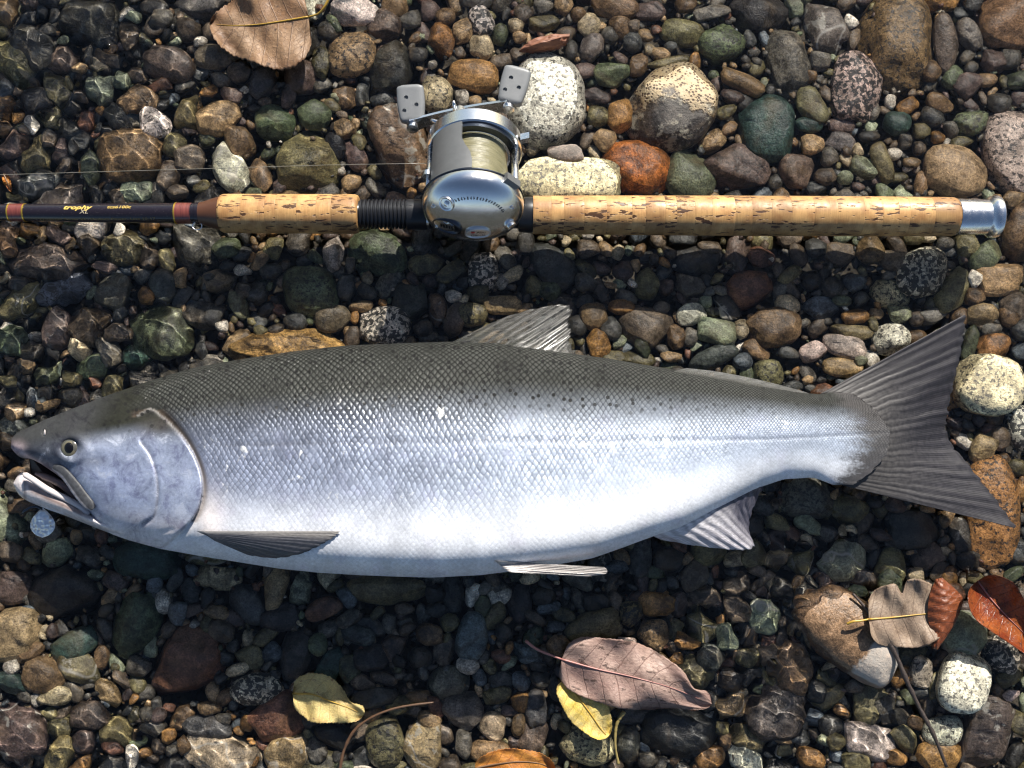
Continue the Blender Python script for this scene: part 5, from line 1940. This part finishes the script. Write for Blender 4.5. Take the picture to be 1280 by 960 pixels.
def strip(name, a0, a1, r, y0, y1, thick, mat, bend=None, n=16, parent=None):
    """a curved cover plate between the side plates"""
    vs, m = [], 7
    for i in range(n + 1):
        a = R(a0 + (a1 - a0) * i / n)
        for j in range(m):
            y = y0 + (y1 - y0) * j / (m - 1)
            aa = a
            if bend and i < n:
                aa = R(a0 + (a1 - a0) * i / n) + R(bend * sstep(0.3, 0.8, 1 - j / (m - 1)) * -(1 - i / n))
            for rr in (r, r - thick):
                vs.append((rr * math.cos(aa), y, RC + rr * math.sin(aa)))
    idx = lambda i, j, s_: (i * m + j) * 2 + s_
    fs = []
    for i in range(n):
        for j in range(m - 1):
            fs.append((idx(i, j, 0), idx(i + 1, j, 0), idx(i + 1, j + 1, 0), idx(i, j + 1, 0)))
            fs.append((idx(i, j, 1), idx(i, j + 1, 1), idx(i + 1, j + 1, 1), idx(i + 1, j, 1)))
    for i in range(n):
        fs.append((idx(i, 0, 0), idx(i, 0, 1), idx(i + 1, 0, 1), idx(i + 1, 0, 0)))
        fs.append((idx(i, m - 1, 0), idx(i + 1, m - 1, 0), idx(i + 1, m - 1, 1), idx(i, m - 1, 1)))
    for j in range(m - 1):
        fs.append((idx(0, j, 0), idx(0, j + 1, 0), idx(0, j + 1, 1), idx(0, j, 1)))
        fs.append((idx(n, j, 0), idx(n, j, 1), idx(n, j + 1, 1), idx(n, j + 1, 0)))
    me = new_mesh(name, vs, fs)
    b2 = bmesh.new(); b2.from_mesh(me); bmesh.ops.recalc_face_normals(b2, faces=b2.faces); b2.to_mesh(me); b2.free()
    return lp(name, sharp(me, 40), mat, parent)


strip('thumb_rest', 104, 152, .0335, -.0195, .0255, .0022, CAST, bend=14)
strip('front_shroud', 152, 196, .0315, -.0195, .0255, .0015, DARKM)
for a_, r_, rad in ((12, .0305, .0026), (-50, .0305, .0026), (168, .0325, .0022), (-120, .0305, .0026)):
    x_, z_ = r_ * math.cos(R(a_)), RC + r_ * math.sin(R(a_))
    lp('pillar', tube_mesh('pillar', [(x_, -.020, z_), (x_, 0, z_), (x_, .026, z_)], rad, 16), CHROME)
gx0, gz0 = .0345 * math.cos(R(160)), RC + .0345 * math.sin(R(160))
lp('line_guide', lathe_y('line_guide', [(-.0085, .0016), (-.0085, .0034), (-.0045, .0034), (-.0045, .0016)], gx0, gz0, 20), CHROME)
# small thumb tab standing off the rear of the handle plate
tv = [(.0335 + a * .0065, .0265 + b * .006, RC + .009 + c_ * .0045 + a * .002) for a in (0, 1) for b in (0, 1) for c_ in (0, 1)]
lp('side_tab', new_mesh('side_tab', tv, [(0, 1, 3, 2), (4, 6, 7, 5), (0, 4, 5, 1), (2, 3, 7, 6), (0, 2, 6, 4), (1, 5, 7, 3)], False), CHROME, hp)
# reel foot
fv = [(a * .030, b * .006, .0085 + c_ * .004) for a in (-1, 1) for b in (-1, 1) for c_ in (0, 1)]
lp('reel_foot', new_mesh('reel_foot', fv, [(0, 1, 3, 2), (4, 6, 7, 5), (0, 4, 5, 1), (2, 3, 7, 6), (0, 2, 6, 4), (1, 5, 7, 3)], False), DARKM)
HX, HZ = -.0115, RC + .005                                     # the drive shaft sits forward of the spool
# drag star and crank with two paddle knobs
lp('drag_hub', lathe_y('drag_hub', [(.041, .010), (.052, .010), (.053, .008), (.064, .006), (.0665, .003)], HX, HZ, 28), SATIN)
for a_ in (100, 20, -52, -124, 172):
    d = Vector((math.cos(R(a_)), 0, math.sin(R(a_))))
    c1 = Vector((HX, .0490, HZ))
    lp('drag_arm', tube_mesh('drag_arm', [c1 + d * .006, c1 + d * .013, c1 + d * .019 + Vector((0, .002, 0)), c1 + d * .0215 + Vector((0, .0035, 0))], [.0022, .0018, .0016, .0010], 8), SATIN)
CA = R(15)
cdir = Vector((math.cos(CA), 0, math.sin(CA)))
cpts = []
for i in range(21):
    f = -1 + i / 10
    cpts.append((Vector((HX, .0635 - .0045 * abs(f) ** 2.2, HZ)) + cdir * f * .038, .0052 - .0016 * (1 - abs(f)) * 0))
cvv, cff = [], []
up_ = Vector((-math.sin(CA), 0, math.cos(CA)))
for i, (p_, w_) in enumerate(cpts):
    ww_ = .0040 + .0022 * abs(-1 + i / 10) ** 3
    for (a, b) in ((-1, -1), (1, -1), (1, 1), (-1, 1)):
        cvv.append(tuple(p_ + up_ * a * ww_ + Vector((0, b * .0011, 0))))
cff = [tuple(g) for g in grid_faces(21, 4, True).tolist()] + [(0, 1, 2, 3), (80, 83, 82, 81)]
me = new_mesh('crank', cvv, cff, False)
b2 = bmesh.new(); b2.from_mesh(me); bmesh.ops.recalc_face_normals(b2, faces=b2.faces); b2.to_mesh(me); b2.free()
crank = lp('crank', me, CHROME)


def knob(sign, tilt, spin):
    c1 = Vector((HX, .0588, HZ)) + cdir * sign * .0375
    lp('knob_bolt', lathe_y('knob_bolt', [(.0545, .0022), (.0550, .0044), (.0605, .0044), (.0610, .0022)], c1.x, c1.z, 20), CHROME, crank)
    # paddle: rounded block, narrower at its root, flat faces with three dimples each
    n, m = 26, 40
    vs = []
    for i in range(n + 1):
        f = i / n
        y = .002 + .0285 * f
        wx = .0108 * (0.80 + 0.25 * math.sin(min(f * 1.35, 1) * math.pi / 2)) * (1 - 0.10 * f)
        wz = .0052 * (1 - 0.25 * f)
        endf = min(min(f, 1 - f) / 0.10, 1.0)
        rd = math.sqrt(max(1 - (1 - endf) ** 2, 0.0)) * 0.35 + 0.65 if endf < 1 else 1.0
        for j in range(m):
            t = 2 * math.pi * j / m
            cx_, cz_ = math.cos(t), math.sin(t)
            pw = 0.42
            x = wx * rd * math.copysign(abs(cx_) ** pw, cx_)
            z = wz * rd * math.copysign(abs(cz_) ** pw, cz_)
            vs.append(Vector((x, y, z)))
    Mx = Matrix.Rotation(tilt, 4, 'X') @ Matrix.Rotation(spin, 4, 'Z')
    vv = [tuple(c1 + Mx @ v) for v in vs]
    fs = [tuple(g) for g in grid_faces(n + 1, m, True).tolist()] + [tuple(range(m))[::-1], tuple(range(n * m, (n + 1) * m))]
    me = sharp(new_mesh('knob', vv, fs), 50)
    # three blind holes drilled in the face
    cut = bmesh.new()
    for dx_, dy_ in ((-.0032, .0205), (.0042, .0145), (-.0052, .0105)):
        zt = .0052 * (1 - 0.25 * dy_ / .0305)
        q_ = Matrix.Translation((c1 + Mx @ Vector((dx_, dy_, zt + .0012))) * U) @ Mx
        bmesh.ops.create_cone(cut, cap_ends=True, segments=20, radius1=.0014 * U, radius2=.0021 * U, depth=.0052 * U, matrix=q_)
    cme = bpy.data.meshes.new('cut')
    cut.to_mesh(cme)
    cut.free()
    co = bpy.data.objects.new('cut', cme)
    to = bpy.data.objects.new('to', me)
    COL.objects.link(co)
    COL.objects.link(to)
    md = to.modifiers.new('b', 'BOOLEAN')
    md.operation, md.object, md.solver = 'DIFFERENCE', co, 'EXACT'
    bpy.context.view_layer.update()
    me2 = bpy.data.meshes.new_from_object(to.evaluated_get(bpy.context.evaluated_depsgraph_get()))
    bpy.data.objects.remove(co)
    bpy.data.objects.remove(to)
    me2.name = 'knob'
    sharp(me2, 42)
    ko = lp('knob', me2, KNOB)
    return ko


# the knobs turn freely on their bolts: their flat faces happen to look at the sky
knob(-1, R(31), R(4))
knob(1, R(27), R(-14))

# ------------------------------------------------------------------ fishing line from the reel to beyond the left edge
k = NT('line_nylon')
NYLON = k.done(k.principled(Base_Color=(0.22, 0.21, 0.17), Roughness=0.25))
pts = [P(545, 204, .058), P(480, 205, .050), P(400, 206.5, .044), P(300, 209.5, .038), P(200, 212.5, .034), P(100, 215.5, .030), P(0, 218.5, .028), P(-180, 223, .026)]
line = link('fishing_line', tube_mesh('fishing_line', pts, 0.00020, 6), NYLON)
tag(line, 'thin taut fishing line running left from the reel above the rod', 'fishing line')

# ------------------------------------------------------------------ spinner blade below the jaw
vs, fs = [], []
nu, nv = 26, 24
base0 = len(vs)
for i in range(nu + 1):
    f = i / nu
    y = 635 + 37 * f
    hw = 15.4 * (math.sin(min(f ** 1.3, 1) * math.pi) ** 0.62 if 0 < f < 1 else 0.02)
    for j in range(nv + 1):
        g = -1 + 2 * j / nv
        zz = .020 + .0022 * (1 - g * g) * math.sin(f * math.pi) + .003 * (1 - f)
        vs.append(tuple(P(53 + hw * g, y, zz)))
me_f = grid_faces(nu + 1, nv + 1)
va = np.array(vs)
vb = va - np.array([0, 0, .0008])
n = len(va)
me = new_mesh('spinner_blade', np.concatenate([va, vb]), np.concatenate([me_f, me_f[:, ::-1] + n]))
b2 = bmesh.new(); b2.from_mesh(me); bmesh.ops.recalc_face_normals(b2, faces=b2.faces); b2.to_mesh(me); b2.free()
k = NT('hammered_silver')
tcn = k.node('TexCoord').outputs['Object']
vo = k.voro(tcn, 330, 'SMOOTH_F1', 0.5)
HAM = k.done(k.principled(Base_Color=(0.86, 0.87, 0.90), Metallic=0.85, Roughness=0.30, Normal=k.bump(vo.outputs['Distance'], 1.0, 0.003)))
bl_ = empty('spinner_blade', P(53, 653, .018))
tag(bl_, 'small hammered silver spinner blade hanging below the fish lower jaw', 'lure')
o = link('blade', me, HAM, bl_)
o.location = -P(53, 653, .018) * U
o = link('swivel', tube_mesh('swivel', [P(53, 637, .0235), P(46, 633, .024), P(38, 634, .024), P(31, 638, .023), P(26, 643, .022)], [.0006, .0011, .0008, .0012, .0006], 8), DARKM, bl_)
o.location = -P(53, 653, .018) * U

# ------------------------------------------------------------------ fallen leaves, stems, twig, bark
def leaf_mat(name, c1, c2, c3, vein, spotc=(.05, .03, .02), spots=0.62, gloss=.45):
    k = NT(name)
    uv = k.node('UVMap', uv_map='leaf').outputs[0]
    sp = k.node('SeparateXYZ')
    k.put(sp.inputs[0], uv)
    av_ = k.math('ABSOLUTE', sp.outputs[1])
    n1, n2, n3 = k.noise(uv, 2.2, 5, .65, uv=True), k.noise(uv, 9, 5, .65, uv=True), k.noise(uv, 40, 4, .7, uv=True)
    c = k.mix(k.ramp(n1, .35, .65), c1, c2)
    c = k.mix(k.ramp(n2, .5, .75, 0, .65), c, c3)
    c = k.mix(k.ramp(n2, spots, spots + .06, 0, .85), c, spotc)
    n4 = k.noise(uv, 3.6, 6, .72, .8, uv=True)
    c = k.mix(k.ramp(n4, .52, .66, 0, .7), c, k.mix(1.0, c, (.42, .38, .36), 'MULTIPLY'))
    c = k.mix(k.ramp(av_, .30, .43, 0, .35), c, k.mix(1.0, c, (.55, .45, .38), 'MULTIPLY'))
    c = k.mix(1.0, c, k.ramp(n3, .25, .75, .74, 1.25), 'MULTIPLY')
    sv = k.math('FRACT', k.math('ADD', k.math('SUBTRACT', k.math('MULTIPLY', sp.outputs[0], 8.5), k.math('MULTIPLY', av_, 2.1)), k.math('MULTIPLY', n1, .5)))
    vm = k.ramp(k.math('ABSOLUTE', k.math('SUBTRACT', sv, .5)), .0, .05, 1, 0)
    net = k.voro(uv, 22, 'DISTANCE_TO_EDGE', uv=True)
    nm = k.ramp(net.outputs['Distance'], .0, .06, .35, 0)
    c = k.mix(k.math('MULTIPLY', vm, .7), c, vein)
    c = k.mix(nm, c, vein)
    h = k.math('ADD', k.math('ADD', k.math('MULTIPLY', vm, -1.0), k.math('MULTIPLY', n2, 1.6)), k.math('MULTIPLY', nm, -1.0))
    p = k.principled(Base_Color=c, Roughness=k.ramp(n2, .3, .7, gloss, gloss + .2), Normal=k.bump(h, .4, .0011))
    tr = k.node('BsdfTranslucent')
    k.put(tr.inputs[0], c)
    ms = k.node('MixShader')
    ms.inputs[0].default_value = .16
    k.put(ms.inputs[1], p.outputs[0])
    k.put(ms.inputs[2], tr.outputs[0])
    return k.done(ms.outputs[0])


def leaf(name, label, axis, width, z, mat, stem=None, stem_mat=None, skew=0.0, serr=0.0, cup=0.0, curl=0.0, ripple=.0012, shape=(.62, .75), fold=None, bite=None):
    """axis: pixel points from the stalk end to the tip; width: half widths (px) on the two sides"""
    nu, nv = 64, 33
    ax = catmull(axis, nu)
    T = np.gradient(ax, axis=0)
    T /= np.hypot(T[:, 0], T[:, 1])[:, None]
    Nn = np.stack([-T[:, 1], T[:, 0]], -1)
    u = np.linspace(0, 1, nu)
    prof = np.sin(np.clip(u, 0, 1) ** shape[0] * math.pi) ** shape[1]
    prof[0] = prof[-1] = 0.0
    v = np.linspace(-1, 1, nv)
    pp, zz, = np.zeros((nu, nv, 2)), np.zeros((nu, nv))
    ph = RNG.random(6) * 6.28
    for j, g in enumerate(v):
        wdt = width[0] if g < 0 else width[1]
        wv = prof * wdt * abs(g)
        if serr:
            wv = wv + abs(g) ** 6 * serr * (((u * 26) % 1) - .5) * (prof > .2)
        if bite is not None:
            wv = wv * (1 - abs(g) ** .5 * bite[2] * np.exp(-((u - bite[0]) / bite[1]) ** 2) * (1 if g * bite[3] > 0 else 0))
        wv = wv * (1 + .05 * np.sin(u * 11 + ph[0]) * abs(g))
        pp[:, j] = ax + Nn * (np.sign(g) * wv)[:, None] + T * (skew * abs(g) * wdt)
        zz[:, j] = cup * g * g + curl * (u ** 3) + ripple * (np.sin(u * 9 + g * 2.5 + ph[1]) + .7 * np.sin(u * 17 - g * 4 + ph[2])) * (.25 + abs(g)) + .0004 * np.sin(u * 52) * abs(g)
        if fold is not None:
            zz[:, j] += fold(u, g)
    zz += np.interp(u, np.linspace(0, 1, len(z)), z)[:, None]
    A = PN(pp[..., 0], pp[..., 1], zz)
    B_ = PN(pp[..., 0], pp[..., 1], zz - .00045)
    n = nu * nv
    f1 = grid_faces(nu, nv)
    rim = [i * nv for i in range(nu)] + [(nu - 1) * nv + j for j in range(1, nv)] + [i * nv + nv - 1 for i in range(nu - 2, -1, -1)] + [j for j in range(nv - 2, 0, -1)]
    sides = np.array([(a, b, b + n, a + n) for a, b in zip(rim, rim[1:] + rim[:1])])
    org = P(*axis[0], z[0])
    me = new_mesh(name, np.concatenate([A.reshape(-1, 3), B_.reshape(-1, 3)]) - np.array(org), np.concatenate([f1, f1[:, ::-1] + n, sides]))
    uvs = np.stack([np.repeat(u[:, None], nv, 1) * 1.0, np.repeat(v[None] * .42, nu, 0)], -1).reshape(-1, 2)
    add_uv(me, 'leaf', np.concatenate([uvs, uvs]))
    b2 = bmesh.new(); b2.from_mesh(me); bmesh.ops.recalc_face_normals(b2, faces=b2.faces); b2.to_mesh(me); b2.free()
    root = empty('leaf', org)
    tag(root, label, 'leaf', 'fallen leaves among the stones')
    link('blade', me, mat, root)
    mid = [tuple(A[i, nv // 2] - np.array(org) + np.array([0, 0, .0003])) for i in range(0, nu - 4, 3)]
    rad = [.0008 * (1 - .85 * i / len(mid)) for i in range(len(mid))]
    link('midrib', tube_mesh('midrib', mid, rad, 8), stem_mat or mat, root)
    if stem:
        sp_ = [tuple(P(a, b, c_) - org) for a, b, c_ in stem]
        sp_ = catmull(sp_, 16)
        link('stalk', tube_mesh('stalk', [tuple(a) for a in sp_], [.0011 - .0004 * i / 15 for i in range(16)][::-1], 8), stem_mat or mat, root)
    return root


ST_Y = simple_mat('stalk_yellow', (.42, .26, .04), .4)
ST_P = simple_mat('stalk_pink', (.34, .15, .13), .4)
ST_B = simple_mat('stalk_brown', (.16, .09, .045), .45)
LM1 = leaf_mat('leaf_brown', (.24, .13, .065), (.32, .20, .11), (.15, .085, .05), (.10, .055, .035))
LM2 = leaf_mat('leaf_yellow', (.60, .49, .20), (.52, .39, .15), (.56, .48, .27), (.40, .25, .08), (.22, .10, .04), .60)
LM3 = leaf_mat('leaf_mauve', (.29, .18, .15), (.40, .28, .23), (.20, .115, .09), (.13, .07, .055), (.06, .035, .028), .57)
LM4 = leaf_mat('leaf_bright_yellow', (.78, .56, .10), (.72, .58, .22), (.74, .62, .30), (.46, .28, .06), (.28, .10, .03), .68)
LM5 = leaf_mat('leaf_grey_brown', (.28, .20, .14), (.34, .26, .19), (.20, .13, .09), (.13, .085, .06), (.08, .05, .035), .68)
LM5r = leaf_mat('leaf_red_brown', (.20, .055, .022), (.26, .08, .03), (.12, .03, .015), (.08, .02, .01), (.05, .02, .01), .66, .25)
LM6 = leaf_mat('leaf_red', (.17, .030, .012), (.34, .095, .022), (.09, .018, .008), (.07, .012, .007), (.03, .01, .006), .60, .22)
LM7 = leaf_mat('leaf_orange', (.52, .18, .03), (.58, .26, .05), (.30, .07, .02), (.22, .06, .02), (.14, .02, .01), .64, .3)
leaf('leaf', 'large brown serrated leaf with yellow stalk at the top edge', [(386, 21), (350, 27), (320, 31), (290, 32), (262, 30)], (58, 50), [.010, .008, .007, .006], LM1,
     [(386, 21, .010), (398, 17, .013), (406, 8, .016), (413, -6, .018)], ST_Y, serr=4, cup=.004, ripple=.0026, shape=(.55, .62))
leaf('leaf', 'yellow leaf with brown spots at the lower left of centre', [(366, 867), (390, 868), (412, 876), (434, 884), (455, 893)], (27, 32), [.004, .006, .007, .005], LM2,
     None, ST_Y, cup=.002, serr=2, ripple=.0022, shape=(.62, .55), bite=(.78, .12, .55, -1))
leaf('leaf', 'large mauve brown leaf lying over the stones at bottom centre', [(702, 824), (745, 836), (790, 846), (840, 860), (890, 880)], (43, 42), [.010, .0115, .012, .011, .008], LM3,
     [(702, 824, .010), (686, 818, .011), (670, 811, .012), (657, 801, .015)], ST_P, cup=-.002, ripple=.0032, serr=1.2, shape=(.66, .62), bite=(.86, .05, .5, -1),
     fold=lambda u, g: -.006 * sstep(.72, 1.0, g) * sstep(.45, .6, u) * sstep(1., .85, u))
leaf('leaf', 'small bright yellow leaf tucked under the mauve leaf', [(707, 848), (722, 870), (738, 892), (752, 912), (760, 921)], (26, 25), [.005, .0055, .006, .0065], LM4,
     [(707, 848, .007), (705, 842, .007)], ST_Y, cup=.0015, serr=1.5, shape=(.62, .6))
root5 = leaf('leaf', 'grey-brown curled leaf with yellow stalk lying over the big tan stone', [(1086, 774), (1112, 772), (1140, 769), (1168, 766), (1196, 762)], (45, 41), [.0110, .0090, .0085, .008], LM5,
     [(1086, 774, .0125), (1076, 776, .0135), (1066, 777, .0135), (1059, 780, .0115)], ST_Y, cup=.0025, ripple=.0026, serr=1, shape=(.8, .42), bite=(.42, .04, .35, -1))
# its far edge has rolled over and shows the red-brown underside
nu, nv = 40, 16
flo = P(1086, 774, .0125)
cA, cB = catmull([(1176, 722), (1172, 745), (1170, 770), (1172, 790), (1166, 812)], nu), catmull([(1178, 722), (1196, 738), (1204, 752), (1192, 782), (1172, 812)], nu)
cC = catmull([(1170, 724), (1162, 745), (1160, 770), (1164, 792), (1165, 811)], nu)
vs = []
for i in range(nu):
    for j in range(nv):
        f = j / (nv - 1)
        q2 = cC[i] * (1 - f) + cB[i] * f
        vs.append(tuple(P(q2[0], q2[1], .0115 + .006 * math.sin(math.pi * f) * math.sin(math.pi * i / (nu - 1)) ** .5 + .0008 * math.sin(i * 1.3) * math.sin(j)) - flo))
va = np.array(vs)
f1 = grid_faces(nu, nv)
me = new_mesh('rolled_edge', np.concatenate([va, va - np.array([0, 0, .0006])]), np.concatenate([f1, f1[:, ::-1] + len(va)]))
uvs = np.stack(np.meshgrid(np.linspace(0, 1, nu), np.linspace(0, .4, nv), indexing='ij'), -1).reshape(-1, 2)
add_uv(me, 'leaf', np.concatenate([uvs, uvs]))
b2 = bmesh.new(); b2.from_mesh(me); bmesh.ops.recalc_face_normals(b2, faces=b2.faces); b2.to_mesh(me); b2.free()
ro_ = link('rolled_edge', me, LM5r, root5)
ro_['label'] = 'red-brown rolled leaf edge'
leaf('leaf', 'folded red orange leaf at the right edge, lower right', [(1222, 726), (1238, 748), (1256, 768), (1280, 792), (1306, 824)], (34, 30), [.010, .012, .010, .008], LM6,
     None, ST_P, cup=.012, ripple=.0012, shape=(.7, .6))
leaf('leaf', 'orange leaf cut by the bottom edge left of centre', [(594, 960), (620, 955), (648, 952), (674, 954), (694, 962)], (17, 26), [.002, .004, .005, .003], LM7, None, ST_B, cup=.002, shape=(.75, .6), serr=1.5)
leaf('leaf', 'small orange leaf scrap at the left edge above the rod', [(5, 218), (8, 225), (11, 232), (14, 240)], (5, 5), [.000, .001, .001, .000], LM7, None, ST_B)


def stick(name, label, cat, pts, rad, mat):
    org = P(*pts[0])
    sp_ = catmull([tuple(P(*p) - org) for p in pts], 40)
    rr = np.interp(np.linspace(0, 1, 40), np.linspace(0, 1, len(rad)), rad) * (1 + .12 * RNG.normal(size=40))
    o = link(name, tube_mesh(name, [tuple(a) for a in sp_], list(rr), 10), mat, None, org)
    tag(o, label, cat)
    return o


k = NT('bark_dark')
tcn = k.node('TexCoord').outputs['Object']
BARK = k.done(k.principled(Base_Color=k.mix(k.noise(tcn, 400, 5), (.022, .016, .014), (.075, .055, .045)), Roughness=.5, Normal=k.bump(k.noise(tcn, 700, 4), .6, .001)))
k = NT('stem_brown')
tcn = k.node('TexCoord').outputs['Object']
STEMB = k.done(k.principled(Base_Color=k.mix(k.noise(tcn, 300, 5), (.06, .032, .018), (.13, .07, .036)), Roughness=.45, Normal=k.bump(k.noise(tcn, 500, 4), .4, .0008)))
stick('twig', 'dark thin twig leaning among the stones at lower right', 'twig', [(1066, 742, .004), (1088, 768, .006), (1116, 811, .008), (1133, 850, .008), (1150, 886, .007), (1166, 916, .007), (1183, 958, .003)], [.0010, .0014, .0018, .0019, .0016, .0018, .0012], BARK)
stick('plant_stem', 'curved brown plant stem below the spotted yellow leaf', 'stem', [(424, 966, .002), (430, 938, .003), (444, 912, .004), (468, 895, .005), (500, 884, .005), (542, 878, .004)], [.0012, .0012, .0011, .0010, .0009, .0007], STEMB)
stick('leaf_stalk', 'thin yellowish stalk hanging down beside the mauve leaf', 'stem', [(780, 890, .006), (771, 905, .004), (769, 930, .003), (773, 955, .001)], [.0016, .0012, .0009, .0010], simple_mat('stalk_olive', (.26, .20, .07), .45))
# red-brown bark sliver near the top
bp = [(650, 62), (662, 50), (688, 43), (712, 42), (708, 52), (690, 60), (668, 64)]
zb = [.001, .003, .004, .003, .002, .002, .001]
c_ = P(681, 53, .0)
top = [tuple(P(a, b, z_ - .001) - c_) for (a, b), z_ in zip(bp, zb)] + [tuple(P(672, 55, .006) - c_), tuple(P(695, 49, .0065) - c_)]
bot = [(x, y, -.008) for x, y, z_ in top[:7]]
fs = [(0, 1, 7), (1, 2, 7), (2, 8, 7), (2, 3, 8), (3, 4, 8), (4, 5, 8), (5, 7, 8), (5, 6, 7), (6, 0, 7)]
fs += [(i, 9 + i, 9 + (i + 1) % 7, (i + 1) % 7) for i in range(7)] + [tuple(range(9, 16))]
me = new_mesh('bark_sliver', top + bot, fs, False)
b2 = bmesh.new(); b2.from_mesh(me)
bmesh.ops.subdivide_edges(b2, edges=b2.edges, cuts=3, use_grid_fill=True)
for v in b2.verts:
    v.co += Vector((RNG.normal(), RNG.normal(), RNG.normal())) * .0004 * U
bmesh.ops.recalc_face_normals(b2, faces=b2.faces); b2.to_mesh(me); b2.free()
k = NT('red_bark')
tcn = k.node('TexCoord').outputs['Object']
mpn = k.node('Mapping')
mpn.inputs['Scale'].default_value = (.2, 1, 1)
k.put(mpn.inputs[0], tcn)
nb = k.noise(mpn, 600, 5)
RB = k.done(k.principled(Base_Color=k.mix(nb, (.12, .04, .02), (.30, .13, .07)), Roughness=.55, Normal=k.bump(nb, .7, .0015)))
tag(link('bark_sliver', me, RB, None, c_), 'red-brown wood sliver above the big white boulder', 'wood')
